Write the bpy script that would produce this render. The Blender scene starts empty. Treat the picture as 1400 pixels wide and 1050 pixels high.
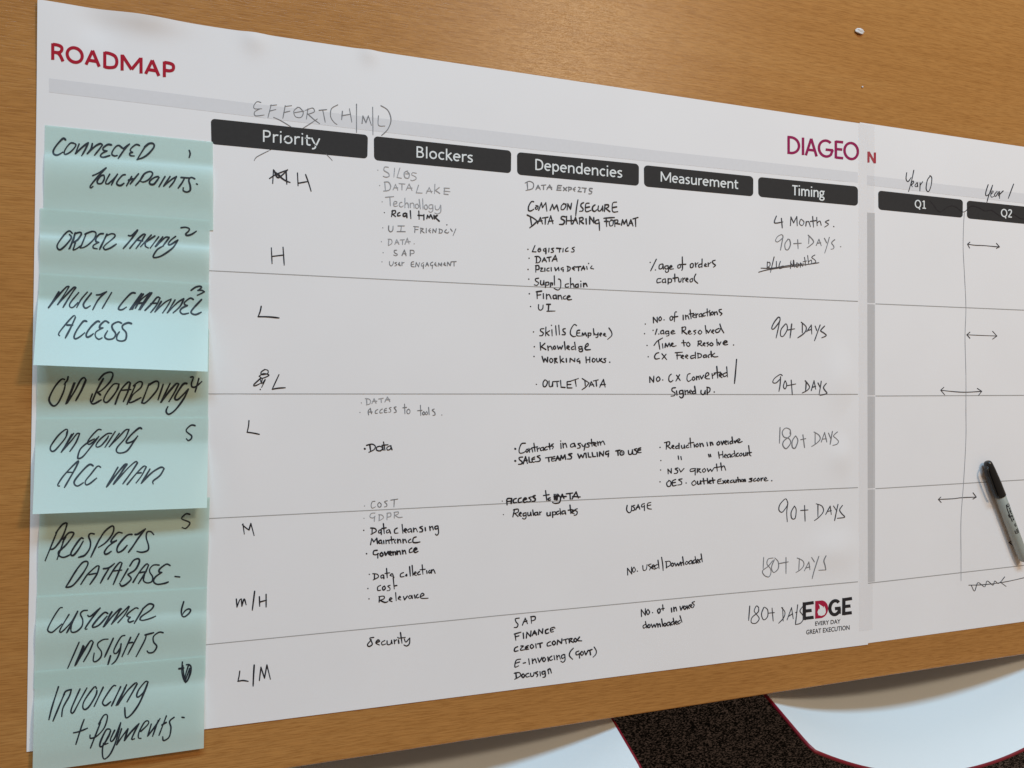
import bpy, bmesh, math, random
from mathutils import Vector, Matrix

scene = bpy.context.scene
C = scene.collection
RNG = random.Random(7)
TZ = 0.735                      # height of the table top above the floor

# ------------------------------------------------------------------ camera
F = 1145.0                      # focal length in pixels of the 1400 px wide photograph
CAM = Vector((0.13298, 0.28277, TZ + 0.76043))
ROT = Matrix(((0.9403043733638502, -0.007577513586105332, -0.34025030010371665),
              (0.0033658987983032486, 0.9999102659420228, -0.012966525711725612),
              (0.3403180220883056, 0.01104723275782898, 0.9402455011805682)))
cd = bpy.data.cameras.new('camera'); co = bpy.data.objects.new('camera', cd); C.objects.link(co)
co.matrix_world = Matrix.Translation(CAM) @ ROT.to_4x4()
cd.sensor_width = 36.0; cd.sensor_fit = 'HORIZONTAL'; cd.lens = 36.0 * F / 1400.0
cd.clip_start = 0.01; cd.clip_end = 60
scene.camera = co

# ------------------------------------------------------------------ light
w = bpy.data.worlds.new('World'); scene.world = w; w.use_nodes = True
w.node_tree.nodes['Background'].inputs[0].default_value = (1.0, 0.72, 0.46, 1)
w.node_tree.nodes['Background'].inputs[1].default_value = 0.22

def area(name, loc, target, sx, sy, power, col):
    l = bpy.data.lights.new(name, 'AREA'); l.shape = 'RECTANGLE'; l.size = sx; l.size_y = sy
    l.energy = power; l.color = col
    o = bpy.data.objects.new(name, l); C.objects.link(o); o.location = loc
    o.rotation_euler = (Vector(target) - Vector(loc)).to_track_quat('-Z', 'Y').to_euler()
    return o
area('window_light', (0.40, 3.85, TZ + 2.80), (0.5, 0.25, TZ), 3.2, 0.75, 172, (0.46, 0.76, 1.0))
area('ceiling_light', (1.504, 1.654, TZ + 2.4), (0.6, 0.3, TZ), 0.42, 0.28, 29, (1.0, 0.80, 0.56))

scene.view_settings.view_transform = 'Standard'
scene.view_settings.look = 'None'
scene.view_settings.exposure = 0.0
scene.view_settings.gamma = 1.0
scene.view_settings.use_curve_mapping = False
scene.cycles.max_bounces = 9; scene.cycles.diffuse_bounces = 6; scene.cycles.transmission_bounces = 6

# ------------------------------------------------------------------ helpers
def ray(px, py):
    return ROT @ Vector((px - 700.0, 525.0 - py, -F))
def hit(px, py, z):
    """point of the room at height z seen at pixel (px, py) of the 1400x1050 photograph"""
    d = ray(px, py); t = (z - CAM.z) / d.z
    return CAM + d * t

def mat(name, col, rough=0.6, spec=0.5, **kw):
    m = bpy.data.materials.new(name); m.use_nodes = True
    b = m.node_tree.nodes['Principled BSDF']
    b.inputs['Base Color'].default_value = (*col, 1)
    b.inputs['Roughness'].default_value = rough
    b.inputs['Specular IOR Level'].default_value = spec
    for k, v in kw.items(): b.inputs[k].default_value = v
    return m
def nn(m, t, **kw):
    n = m.node_tree.nodes.new(t)
    for k, v in kw.items(): setattr(n, k, v)
    return n
def lk(m, a, b): m.node_tree.links.new(a, b)
def bsdf(m): return m.node_tree.nodes['Principled BSDF']

def build(name, verts, faces, m, parent=None, smooth=False, origin=None):
    me = bpy.data.meshes.new(name)
    o = bpy.data.objects.new(name, me); C.objects.link(o)
    if parent is not None:
        org = Vector(parent['_org'])
    else:
        org = Vector(origin if origin is not None else (0, 0, 0))
        o.location = org
    o['_org'] = tuple(org)
    me.from_pydata([Vector(v) - org for v in verts], [], faces)
    me.update()
    if m is not None: me.materials.append(m)
    if smooth:
        for p in me.polygons: p.use_smooth = True
    if parent is not None: o.parent = parent
    return o
def empty(name, loc):
    o = bpy.data.objects.new(name, None); C.objects.link(o); o.location = loc
    o.empty_display_size = 0.05; o['_org'] = tuple(loc)
    return o
def tag(o, label=None, cat=None, group=None, kind=None):
    for k, v in (('label', label), ('category', cat), ('group', group), ('kind', kind)):
        if v: o[k] = v
    return o

# ------------------------------------------------------------------ materials
def paper_mat(name, col, bump=0.06, trans=0.0, rough=0.75, spec=0.25):
    m = mat(name, col, rough, spec); b = bsdf(m)
    tc = nn(m, 'ShaderNodeTexCoord')
    n1 = nn(m, 'ShaderNodeTexNoise'); n1.inputs['Scale'].default_value = 900; n1.inputs['Detail'].default_value = 3
    n2 = nn(m, 'ShaderNodeTexNoise'); n2.inputs['Scale'].default_value = 9; n2.inputs['Detail'].default_value = 4
    lk(m, tc.outputs['Object'], n1.inputs['Vector']); lk(m, tc.outputs['Object'], n2.inputs['Vector'])
    bp = nn(m, 'ShaderNodeBump'); bp.inputs['Strength'].default_value = bump; bp.inputs['Distance'].default_value = 0.0005
    lk(m, n1.outputs['Fac'], bp.inputs['Height']); lk(m, bp.outputs['Normal'], b.inputs['Normal'])
    mx = nn(m, 'ShaderNodeMixRGB'); mx.inputs[1].default_value = (*[c * 0.965 for c in col], 1); mx.inputs[2].default_value = (*[min(1, c * 1.035) for c in col], 1)
    lk(m, n2.outputs['Fac'], mx.inputs[0]); lk(m, mx.outputs[0], b.inputs['Base Color'])
    if trans:
        tr = nn(m, 'ShaderNodeBsdfTranslucent'); lk(m, mx.outputs[0], tr.inputs['Color'])
        ms = nn(m, 'ShaderNodeMixShader'); ms.inputs[0].default_value = trans
        out = m.node_tree.nodes['Material Output']
        lk(m, b.outputs[0], ms.inputs[1]); lk(m, tr.outputs[0], ms.inputs[2]); lk(m, ms.outputs[0], out.inputs[0])
    return m
M_PAPER = paper_mat('poster_paper', (0.84, 0.79, 0.80))
M_NOTE = paper_mat('sticky_note_paper', (0.68, 0.835, 0.795), 0.05, 0.36, 0.40, 0.85)
def ink_mat(name, col, rough=0.55, spec=0.3, streak=0.25):
    m = mat(name, col, rough, spec); b = bsdf(m)
    tc = nn(m, 'ShaderNodeTexCoord'); n = nn(m, 'ShaderNodeTexNoise')
    n.inputs['Scale'].default_value = 260; n.inputs['Detail'].default_value = 4
    lk(m, tc.outputs['Object'], n.inputs['Vector'])
    mx = nn(m, 'ShaderNodeMixRGB')
    mx.inputs[1].default_value = (*[c * (1 - streak) for c in col], 1); mx.inputs[2].default_value = (*[c * (1 + streak) for c in col], 1)
    lk(m, n.outputs['Fac'], mx.inputs[0]); lk(m, mx.outputs[0], b.inputs['Base Color'])
    return m
M_BAR = ink_mat('printed_charcoal', (0.038, 0.034, 0.034), 0.7, 0.15, 0.12)
M_BAND = ink_mat('printed_pale_grey', (0.73, 0.69, 0.71), 0.75, 0.2, 0.03)
M_CELL = ink_mat('printed_mid_grey', (0.56, 0.525, 0.53), 0.75, 0.2, 0.05)
M_RULE = ink_mat('printed_rule_grey', (0.37, 0.345, 0.34), 0.7, 0.2, 0.1)
M_RED = ink_mat('printed_red', (0.40, 0.012, 0.030), 0.7, 0.12, 0.08)
M_PLUM = ink_mat('printed_plum', (0.31, 0.016, 0.088), 0.7, 0.12, 0.08)
M_CRIM = ink_mat('printed_crimson', (0.40, 0.014, 0.05), 0.7, 0.12, 0.08)
M_PRBLK = ink_mat('printed_black', (0.02, 0.016, 0.02), 0.6, 0.3, 0.1)
M_PRWHT = ink_mat('unprinted_white', (0.80, 0.79, 0.79), 0.7, 0.2, 0.02)
INK = {'k': ink_mat('black_marker_ink', (0.016, 0.013, 0.018)),
       'd': ink_mat('dark_pen_ink', (0.055, 0.05, 0.058)),
       'm': ink_mat('grey_pen_ink', (0.20, 0.19, 0.20)),
       'g': ink_mat('pale_pencil_grey', (0.34, 0.325, 0.34)),
       'n': ink_mat('blue_black_marker_ink', (0.016, 0.022, 0.032), 0.5, 0.35, 0.35),
       's': ink_mat('soft_black_on_black', (0.022, 0.02, 0.021))}

def wood_mat():
    m = mat('beech_laminate', (0.4, 0.2, 0.06), 0.27, 0.24); b = bsdf(m)
    tc = nn(m, 'ShaderNodeTexCoord')
    def noise(sx, sy, sc, det, dist=0.0, rough=0.55):
        mp = nn(m, 'ShaderNodeMapping'); mp.inputs['Scale'].default_value = (sx, sy, 1)
        lk(m, tc.outputs['Object'], mp.inputs[0])
        n = nn(m, 'ShaderNodeTexNoise'); n.inputs['Scale'].default_value = sc; n.inputs['Detail'].default_value = det
        n.inputs['Distortion'].default_value = dist; n.inputs['Roughness'].default_value = rough
        lk(m, mp.outputs[0], n.inputs['Vector']); return n
    broad = noise(1.0, 9.0, 1.7, 5, 0.6)
    streak = noise(1.3, 75.0, 3.2, 7, 0.25, 0.75)
    fleck = noise(20.0, 300.0, 3.0, 3, 0.0, 0.65)
    cr = nn(m, 'ShaderNodeValToRGB')
    e = cr.color_ramp.elements
    e[0].position = 0.24; e[0].color = (0.345, 0.145, 0.038, 1)
    e[1].position = 0.78; e[1].color = (0.495, 0.240, 0.076, 1)
    e2 = cr.color_ramp.elements.new(0.5); e2.color = (0.428, 0.189, 0.053, 1)
    a1 = nn(m, 'ShaderNodeMath', operation='MULTIPLY'); a1.inputs[1].default_value = 0.40
    lk(m, broad.outputs['Fac'], a1.inputs[0])
    a2 = nn(m, 'ShaderNodeMath', operation='MULTIPLY_ADD'); a2.inputs[1].default_value = 0.60
    lk(m, streak.outputs['Fac'], a2.inputs[0]); lk(m, a1.outputs[0], a2.inputs[2])
    lk(m, a2.outputs[0], cr.inputs[0])
    fr = nn(m, 'ShaderNodeValToRGB'); f = fr.color_ramp.elements
    f[0].position = 0.36; f[0].color = (0.83, 0.78, 0.73, 1); f[1].position = 0.50; f[1].color = (1, 1, 1, 1)
    f3 = fr.color_ramp.elements.new(0.68); f3.color = (1.12, 1.12, 1.12, 1)
    lk(m, fleck.outputs['Fac'], fr.inputs[0])
    mx = nn(m, 'ShaderNodeMixRGB', blend_type='MULTIPLY'); mx.inputs[0].default_value = 1.0
    lk(m, cr.outputs[0], mx.inputs[1]); lk(m, fr.outputs[0], mx.inputs[2])
    lk(m, mx.outputs[0], b.inputs['Base Color'])
    bp = nn(m, 'ShaderNodeBump'); bp.inputs['Strength'].default_value = 0.35; bp.inputs['Distance'].default_value = 0.0006
    lk(m, fleck.outputs['Fac'], bp.inputs['Height']); lk(m, bp.outputs['Normal'], b.inputs['Normal'])
    return m
M_WOOD = wood_mat()
def carpet_mat():
    m = mat('loop_pile_carpet', (0.02, 0.016, 0.015), 0.95, 0.1); b = bsdf(m)
    tc = nn(m, 'ShaderNodeTexCoord')
    mp = nn(m, 'ShaderNodeMapping'); mp.inputs['Scale'].default_value = (225, 460, 225); mp.inputs['Rotation'].default_value = (0, 0, 0.25)
    lk(m, tc.outputs['Object'], mp.inputs[0])
    wob = nn(m, 'ShaderNodeTexNoise'); wob.inputs['Scale'].default_value = 90; lk(m, tc.outputs['Object'], wob.inputs['Vector'])
    ad = nn(m, 'ShaderNodeMixRGB', blend_type='ADD'); ad.inputs[0].default_value = 1.4
    lk(m, mp.outputs[0], ad.inputs[1]); lk(m, wob.outputs['Color'], ad.inputs[2])
    v = nn(m, 'ShaderNodeTexNoise'); v.inputs['Scale'].default_value = 1.0; v.inputs['Detail'].default_value = 1.5; lk(m, ad.outputs[0], v.inputs['Vector'])
    cr = nn(m, 'ShaderNodeValToRGB'); e = cr.color_ramp.elements
    e[0].position = 0.45; e[0].color = (0.010, 0.010, 0.011, 1); e[1].position = 0.66; e[1].color = (0.26, 0.235, 0.265, 1)
    lk(m, v.outputs['Fac'], cr.inputs[0]); lk(m, cr.outputs[0], b.inputs['Base Color'])
    inv = v
    bp = nn(m, 'ShaderNodeBump'); bp.inputs['Strength'].default_value = 0.9; bp.inputs['Distance'].default_value = 0.004
    lk(m, inv.outputs['Fac'], bp.inputs['Height']); lk(m, bp.outputs['Normal'], b.inputs['Normal'])
    return m
M_CARPET = carpet_mat()
M_SHELL = ink_mat('white_moulded_plastic', (0.80, 0.84, 0.87), 0.35, 0.5, 0.01)
M_SHELLRED = ink_mat('crimson_moulded_plastic', (0.20, 0.006, 0.018), 0.4, 0.5, 0.08)
M_STEEL = mat('chromed_steel', (0.6, 0.6, 0.62), 0.25, 0.5, Metallic=1.0)

# ------------------------------------------------------------------ surfaces
def g2(x, y, cx, cy, sx, sy): return math.exp(-((x - cx) / sx) ** 2 - ((y - cy) / sy) ** 2)
def z_poster(x, y):
    z = 0.0007 + 0.0004 * math.sin(5.1 * x + 2.2 * y + 0.4) * math.sin(4.3 * y - 2.1 * x + 1.1)
    z += 0.0035 * g2(x, y, -0.01, 0.61, 0.05, 0.07)            # left edge lifts towards the top
    z += 0.0048 * g2(x, y, 0.080, 0.600, 0.028, 0.013) - 0.0012 * g2(x, y, 0.045, 0.585, 0.014, 0.014)   # crinkle in the top edge
    z += 0.0022 * g2(x, y, 0.168, 0.594, 0.010, 0.012) + 0.0018 * g2(x, y, 0.268, 0.596, 0.008, 0.010)
    z += 0.0020 * g2(x, y, 0.800, 0.30, 0.020, 0.030) + 0.0017 * g2(x, y, 0.80, 0.215, 0.016, 0.018) - 0.0004 * g2(x, y, 0.815, 0.26, 0.012, 0.015)
    z += 0.0022 * g2(x, y, 0.79, 0.11, 0.030, 0.020) + 0.0012 * g2(x, y, 0.155, 0.25, 0.016, 0.06)
    return TZ + max(z, 0.0004 + 0.0006 * max(0, min(1, (x - 0.80) / 0.02)))
def z_second(x, y):
    z = 0.0004 + 0.00015 * math.sin(6.0 * x + 1.0) * math.sin(5.0 * y + 0.4)
    return TZ + z
class Surf:
    """a sheet whose height is zf(x, y): turns photograph pixels into points lying on it"""
    def __init__(s, zf): s.zf = zf
    def at(s, px, py, eps=0.0):
        z = TZ + 0.001
        for _ in range(5):
            p = hit(px, py, z); z = s.zf(p.x, p.y) + eps
        return hit(px, py, z)
S1, S2 = Surf(z_poster), Surf(z_second)

def homog(dst):
    """unit square (s to the right, t downwards) -> quad TL, TR, BR, BL"""
    (x0, y0), (x1, y1), (x2, y2), (x3, y3) = dst
    dx1, dx2, dx3 = x1 - x2, x3 - x2, x0 - x1 + x2 - x3
    dy1, dy2, dy3 = y1 - y2, y3 - y2, y0 - y1 + y2 - y3
    den = dx1 * dy2 - dx2 * dy1
    g = (dx3 * dy2 - dx2 * dy3) / den; h = (dx1 * dy3 - dx3 * dy1) / den
    return Matrix(((x1 - x0 + g * x1, x3 - x0 + h * x3, x0), (y1 - y0 + g * y1, y3 - y0 + h * y3, y0), (g, h, 1)))
def hmap(Hm, s, t):
    v = Hm @ Vector((s, t, 1)); return v.x / v.z, v.y / v.z

class NoteSurf:
    def __init__(s, quad, base, lift_l, lift_r, bulge, te=1.0):
        s.te = te
        s.Hm = homog(quad); s.inv = s.Hm.inverted(); s.base = base; s.ll = lift_l; s.lr = lift_r; s.bulge = bulge
    def lift(s, a, t):
        """glued strip at the top, then a tent pressed down by the next note or a free edge that rises"""
        t = max(-0.05, min(1.0, t)); u = max(0, (t - 0.27) / 0.73); v = max(0, min(1, (t - 0.27) / (s.te - 0.27)))
        return s.base + (s.ll * (1 - a) + s.lr * a) * u ** 1.12 + s.bulge * 6.75 * v * (1 - v) ** 2
    def at(s, px, py, eps=0.0):
        a, t = hmap(s.inv, px, py); h = s.lift(a, t) + eps; z = TZ + 0.002
        for _ in range(5):
            p = hit(px, py, z); z = z_poster(max(0, p.x), max(0, p.y)) + h
        return hit(px, py, z)

# ------------------------------------------------------------------ ink strokes
def spline(pts, step):
    if len(pts) == 2:
        P = [pts[0], pts[0], pts[1], pts[1]]
    else:
        P = [pts[0]] + list(pts) + [pts[-1]]
    out = []
    for i in range(1, len(P) - 2):
        p0, p1, p2, p3 = P[i - 1], P[i], P[i + 1], P[i + 2]
        L = math.hypot(p2[0] - p1[0], p2[1] - p1[1]); n = max(1, int(math.ceil(L / step)))
        for k in range(n):
            t = k / n
            out.append(tuple(0.5 * (2 * p1[j] + (p2[j] - p0[j]) * t + (2 * p0[j] - 5 * p1[j] + 4 * p2[j] - p3[j]) * t * t
                                    + (3 * p1[j] - p0[j] - 3 * p2[j] + p3[j]) * t ** 3) for j in (0, 1)))
    out.append(tuple(pts[-1]))
    return out
class Ink:
    """collects pen strokes (pixel polylines) lying on one surface into a mesh of flat ribbons"""
    def __init__(s, surf, eps=0.00022): s.surf = surf; s.eps = eps; s.v = []; s.f = []; s.n = 0
    def stroke(s, pts, width, cap='round', smooth=True, vary=0.16):
        if len(pts) == 1: pts = [pts[0], (pts[0][0] + 0.3, pts[0][1] + 0.2)]
        P = spline(pts, 1.6) if smooth else list(pts)
        Q = [P[0]]
        for p in P[1:]:
            if math.hypot(p[0] - Q[-1][0], p[1] - Q[-1][1]) > 0.02: Q.append(p)
        if len(Q) < 2: Q.append((Q[0][0] + 0.2, Q[0][1] + 0.1))
        n = len(Q); s.n += 1; e0 = s.eps + (s.n % 40) * 2.2e-6
        wk = RNG.uniform(1 - 0.8 * vary, 1 + 0.8 * vary); ph = RNG.uniform(0, 6.28); b0 = len(s.v); tot = max(1, n - 1)
        nor = []
        for i in range(n):
            a = Q[max(0, i - 1)]; b = Q[min(n - 1, i + 1)]
            dx, dy = b[0] - a[0], b[1] - a[1]; L = math.hypot(dx, dy) or 1
            nor.append((-dy / L, dx / L))
        for i, (x, y) in enumerate(Q):
            wd = 0.5 * width * wk * (1 + vary * math.sin(ph + i * 0.33) * 0.6 + vary * 0.5 * math.sin(2.1 * ph + i * 0.11))
            if vary and n > 6 and i > n - 4: wd *= 1 - 0.10 * (i - n + 4)
            e = e0 + 3e-5 * i / tot
            nx, ny = nor[i]
            s.v.append(s.surf.at(x + nx * wd, y + ny * wd, e)); s.v.append(s.surf.at(x - nx * wd, y - ny * wd, e))
            if i: k = b0 + 2 * i; s.f.append((k - 2, k - 1, k + 1, k))
        if cap == 'round':
            for i, sg in ((0, -1), (n - 1, 1)):
                x, y = Q[i]; nx, ny = nor[i]; tx, ty = ny * sg, -nx * sg
                wd = 0.47 * width; c0 = len(s.v); e = e0 + (3e-5 if i else 0)
                ring = []
                for k in range(7):
                    a = math.pi * k / 6
                    ring.append((x + wd * (nx * math.cos(a) + tx * math.sin(a)), y + wd * (ny * math.cos(a) + ty * math.sin(a))))
                for q in ring: s.v.append(s.surf.at(q[0], q[1], e))
                s.f.append(tuple(range(c0, c0 + 7)))
    def block(s, ox, oy, sc, width, text):
        for st in text.replace('\n', ' ').split('/'):
            tk = st.split(); wd = width
            if tk and tk[0][0] == '@': wd = float(tk.pop(0)[1:])        # this stroke has its own width
            p = [tuple(float(q) for q in t.split(',')) for t in tk]
            if p: s.stroke([(ox + a / sc, oy + b / sc) for a, b in p], wd)
        return s
    def make(s, name, m, parent, label=None):
        o = build(name, s.v, s.f, m, parent)
        # all ribbons face up
        me = o.data; bm = bmesh.new(); bm.from_mesh(me)
        for fc in bm.faces:
            fc.normal_update()
            if fc.normal.z < 0: fc.normal_flip()
        bm.to_mesh(me); bm.free()
        if label: o['label'] = label
        return o

# printed lettering: the built-in sans font, as real flat meshes on the sheet
_font_cache = {}
def font_geo(text, bold=0.0):
    key = (text, bold)
    if key in _font_cache: return _font_cache[key]
    cu = bpy.data.curves.new('lettering', 'FONT'); cu.body = text; cu.size = 1.0; cu.offset = bold; cu.resolution_u = 4; cu.fill_mode = 'FRONT'
    ob = bpy.data.objects.new('lettering', cu); C.objects.link(ob)
    dg = bpy.context.evaluated_depsgraph_get(); dg.update()
    me = bpy.data.meshes.new_from_object(ob.evaluated_get(dg))
    vs = [tuple(v.co) for v in me.vertices]; fs = [tuple(p.vertices) for p in me.polygons]
    bpy.data.objects.remove(ob); bpy.data.curves.remove(cu); bpy.data.meshes.remove(me)
    _font_cache[key] = (vs, fs); return vs, fs
CAPH = None
def print_text(name, text, surf, x0, y0, x1, y1, cap0, cap1, m, parent, bold=0.0, eps=0.0002, label=None):
    global CAPH
    if CAPH is None: CAPH = max(v[1] for v in font_geo('H')[0])
    vs, fs = font_geo(text, bold)
    a = min(v[0] for v in vs); b = max(v[0] for v in vs); out = []
    for v in vs:
        s = (v[0] - a) / (b - a); k = v[1] / CAPH * (cap0 + (cap1 - cap0) * s)
        out.append(surf.at(x0 + (x1 - x0) * s, y0 + (y1 - y0) * s - k, eps))
    o = build(name, out, fs, m, parent)
    me = o.data; bm = bmesh.new(); bm.from_mesh(me)
    for fc in bm.faces:
        fc.normal_update()
        if fc.normal.z < 0: fc.normal_flip()
    bm.to_mesh(me); bm.free()
    if label: o['label'] = label
    return o

def earc(cx, cy, rx, ry, a0=0, a1=362, n=26):
    return [(cx + rx * math.cos(math.radians(a0 + (a1 - a0) * k / n)), cy + ry * math.sin(math.radians(a0 + (a1 - a0) * k / n))) for k in range(n + 1)]
PG = {}
def pg(ch, adv, *strokes): PG[ch] = (adv, [([tuple(float(q) for q in t.split(',')) for t in st.split()] if isinstance(st, str) else st) for st in strokes])
pg('P', .80, '.16,0 .16,1', '.16,.94 .44,.94 .62,.87 .66,.70 .60,.53 .42,.45 .16,.45')
pg('R', .84, '.16,0 .16,1', '.16,.94 .44,.94 .62,.87 .66,.72 .58,.55 .42,.48 .16,.48', '.42,.48 .56,.34 .72,0')
pg('r', .54, '.15,0 .15,.72', '.15,.5 .28,.63 .40,.67 .52,.65'); pg('i', .36, '.18,0 .18,.72', '.18,.91 .18,1.04')
pg('o', .82, earc(.41, .36, .29, .30)); pg('t', .52, '.2,.92 .2,.2 .28,.07 .48,.06', '.03,.66 .48,.66')
pg('y', .70, '.04,.72 .37,.02', '.68,.72 .40,.04 .28,-.2 .08,-.26')
pg('B', .845, '.16,0 .16,1', '.16,.94 .42,.94 .60,.87 .63,.74 .55,.58 .38,.53 .16,.53', '.38,.53 .62,.46 .71,.28 .62,.11 .42,.06 .16,.06')
pg('l', .36, '.18,0 .18,1.05'); pg('c', .66, earc(.40, .36, .28, .30, 50, 310)); pg('k', .71, '.16,0 .16,1.05', '.60,.72 .20,.38', '.26,.42 .66,0')
pg('e', .77, '.12,.38 .66,.38', earc(.39, .36, .28, .30, 0, 312)); pg('s', .61, '.50,.62 .34,.67 .14,.60 .13,.47 .30,.37 .46,.27 .46,.13 .28,.05 .08,.09')
pg('D', .955, '.16,0 .16,1', '.16,.94 .42,.94 .72,.82 .82,.5 .72,.18 .42,.06 .16,.06')
pg('p', .815, '.15,.72 .15,-.28', earc(.42, .36, .27, .30)); pg('d', .815, '.66,0 .66,1.05', earc(.39, .36, .27, .30))
pg('n', .815, '.15,0 .15,.72', '.15,.48 .30,.63 .46,.67 .62,.60 .66,.42 .66,0'); pg('u', .815, '.15,.72 .15,.25 .22,.09 .38,.05 .52,.10 .66,.27', '.66,.72 .66,0')
pg('M', 1.33, '.15,0 .15,1', '.17,.95 .665,.16', '.665,.16 1.16,.95', '1.18,1 1.18,0')
pg('a', .74, '.10,.60 .30,.67 .52,.60 .58,.42 .58,0', '.58,.40 .30,.38 .12,.28 .12,.12 .26,.05 .44,.08 .58,.22')
pg('m', 1.24, '.15,0 .15,.72', '.15,.5 .28,.64 .42,.67 .56,.60 .60,.42 .60,0', '.60,.5 .74,.64 .88,.67 1.04,.60 1.08,.42 1.08,0')
pg('T', .76, '.02,.94 .74,.94', '.38,.94 .38,0')
pg('g', .73, earc(.33, .46, .22, .21), '.45,.64 .70,.67', '.20,.28 .12,.16 .24,.08 .50,.06 .62,-.05 .56,-.2 .34,-.26 .12,-.2 .10,-.06 .22,.06')
pg('Q', 1.03, earc(.5, .5, .41, .44), '.55,.12 .80,-.14'); pg('1', .79, '.18,.82 .42,.96', '.42,.98 .42,0', '.16,.06 .70,.06')
pg('2', .79, '.12,.82 .30,.95 .52,.92 .60,.74 .48,.5 .14,.08', '.12,.06 .66,.06')
pg('O', 1.03, earc(.515, .5, .41, .44)); pg('A', .96, '.10,.02 .46,.95', '.46,.95 .82,.02', '.22,.32 .70,.32'); pg('N', 1.0, '.15,0 .15,1', '.17,.97 .83,.03', '.85,1 .85,0')
def print_mono(name, text, surf, x0, y0, x1, y1, cap0, cap1, m, parent, weight=0.13):
    """printed sans lettering with even strokes between two baseline points"""
    ink = Ink(surf, 0.00018); xs = []; adv = 0
    for ch in text:
        for st in PG[ch][1]: xs += [adv + p[0] for p in st]
        adv += PG[ch][0]
    a, b = min(xs) - weight / 2, max(xs) + weight / 2; adv = 0
    for ch in text:
        for st in PG[ch][1]:
            pts = []
            for gx, gy in st:
                s = (adv + gx - a) / (b - a); pts.append((x0 + (x1 - x0) * s, y0 + (y1 - y0) * s - gy * (cap0 + (cap1 - cap0) * s)))
            ink.stroke(pts, weight * (cap0 + cap1) / 2, 'butt', True, 0.0)
        adv += PG[ch][0]
    return ink.make(name, m, parent)

def patch(name, surf, quad, m, parent, r=0.0, nx=40, eps=0.0001, label=None):
    """printed area with corners TL, TR, BR, BL (pixels) and corner radius r (pixels)"""
    Hm = homog(quad); Wd = math.hypot(quad[1][0] - quad[0][0], quad[1][1] - quad[0][1]); Ht = math.hypot(quad[3][0] - quad[0][0], quad[3][1] - quad[0][1])
    ss = [i / nx for i in range(nx + 1)]
    if r:
        rs = r / Wd
        ss = sorted(set(ss + [rs * (1 - math.cos(math.pi / 2 * k / 6)) for k in range(7)] + [1 - rs * (1 - math.cos(math.pi / 2 * k / 6)) for k in range(7)]))
    v, f = [], []
    for i, s in enumerate(ss):
        cut = 0
        if r:
            d = min(s, 1 - s) * Wd
            if d < r: cut = (r - math.sqrt(max(0, r * r - (r - d) ** 2))) / Ht
        for t in (cut, 0.5, 1 - cut):
            v.append(surf.at(*hmap(Hm, s, t), eps))
        if i:
            k = 3 * i; f += [(k - 3, k, k + 1, k - 2), (k - 2, k + 1, k + 2, k - 1)]
    o = build(name, v, [tuple(reversed(q)) for q in f], m, parent)
    if label: o['label'] = label
    return o
def polypatch(name, surf, top, bot, m, parent, eps=0.0001, label=None):
    """printed band between two pixel polylines of equal length"""
    v, f = [], []
    T = spline(top, 8.0) if len(top) > 2 else None
    n = 60
    def along(pl, t):
        L = [0]
        for a, b in zip(pl, pl[1:]): L.append(L[-1] + math.hypot(b[0] - a[0], b[1] - a[1]))
        d = t * L[-1]
        for i in range(len(pl) - 1):
            if d <= L[i + 1] or i == len(pl) - 2:
                u = (d - L[i]) / (L[i + 1] - L[i]); return (pl[i][0] + (pl[i + 1][0] - pl[i][0]) * u, pl[i][1] + (pl[i + 1][1] - pl[i][1]) * u)
    for i in range(n + 1):
        v.append(surf.at(*along(top, i / n), eps)); v.append(surf.at(*along(bot, i / n), eps))
        if i: k = 2 * i; f.append((k - 2, k - 1, k + 1, k))
    o = build(name, v, f, m, parent)
    if label: o['label'] = label
    return o

# ------------------------------------------------------------------ floor, table, chairs
v = [(-2.5, -2.5, 0), (4.5, -2.5, 0), (4.5, 4.0, 0), (-2.5, 4.0, 0)]
tag(build('floor', v, [(0, 1, 2, 3)], M_CARPET), kind='structure')

def box_bm(x0, x1, y0, y1, z0, z1, bev=0.0, seg=3):
    bm = bmesh.new(); bmesh.ops.create_cube(bm, size=1.0)
    for q in bm.verts:
        q.co = Vector(((x0 + x1) / 2 + q.co.x * (x1 - x0), (y0 + y1) / 2 + q.co.y * (y1 - y0), (z0 + z1) / 2 + q.co.z * (z1 - z0)))
    if bev: bmesh.ops.bevel(bm, geom=bm.edges[:], offset=bev, segments=seg, affect='EDGES', profile=0.5)
    return bm
def from_bm(name, bm, m, parent=None, smooth=False):
    vs = [x.co.copy() for x in bm.verts]; bm.verts.index_update()
    fs = [tuple(x.index for x in f.verts) for f in bm.faces]; bm.free()
    return build(name, vs, fs, m, parent, smooth)
table = empty('meeting_table', (0.8, 0.55, 0.0))
tag(table, 'beech wood laminate table carrying the poster, sticky notes and marker', 'table')
yaw = math.atan2(-0.0357 + 0.0454, 1.0813 - 0.2045)
top = from_bm('tabletop', box_bm(-0.75, 2.25, 0.0, 1.25, TZ - 0.025, TZ, 0.0018), M_WOOD, table)
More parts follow.
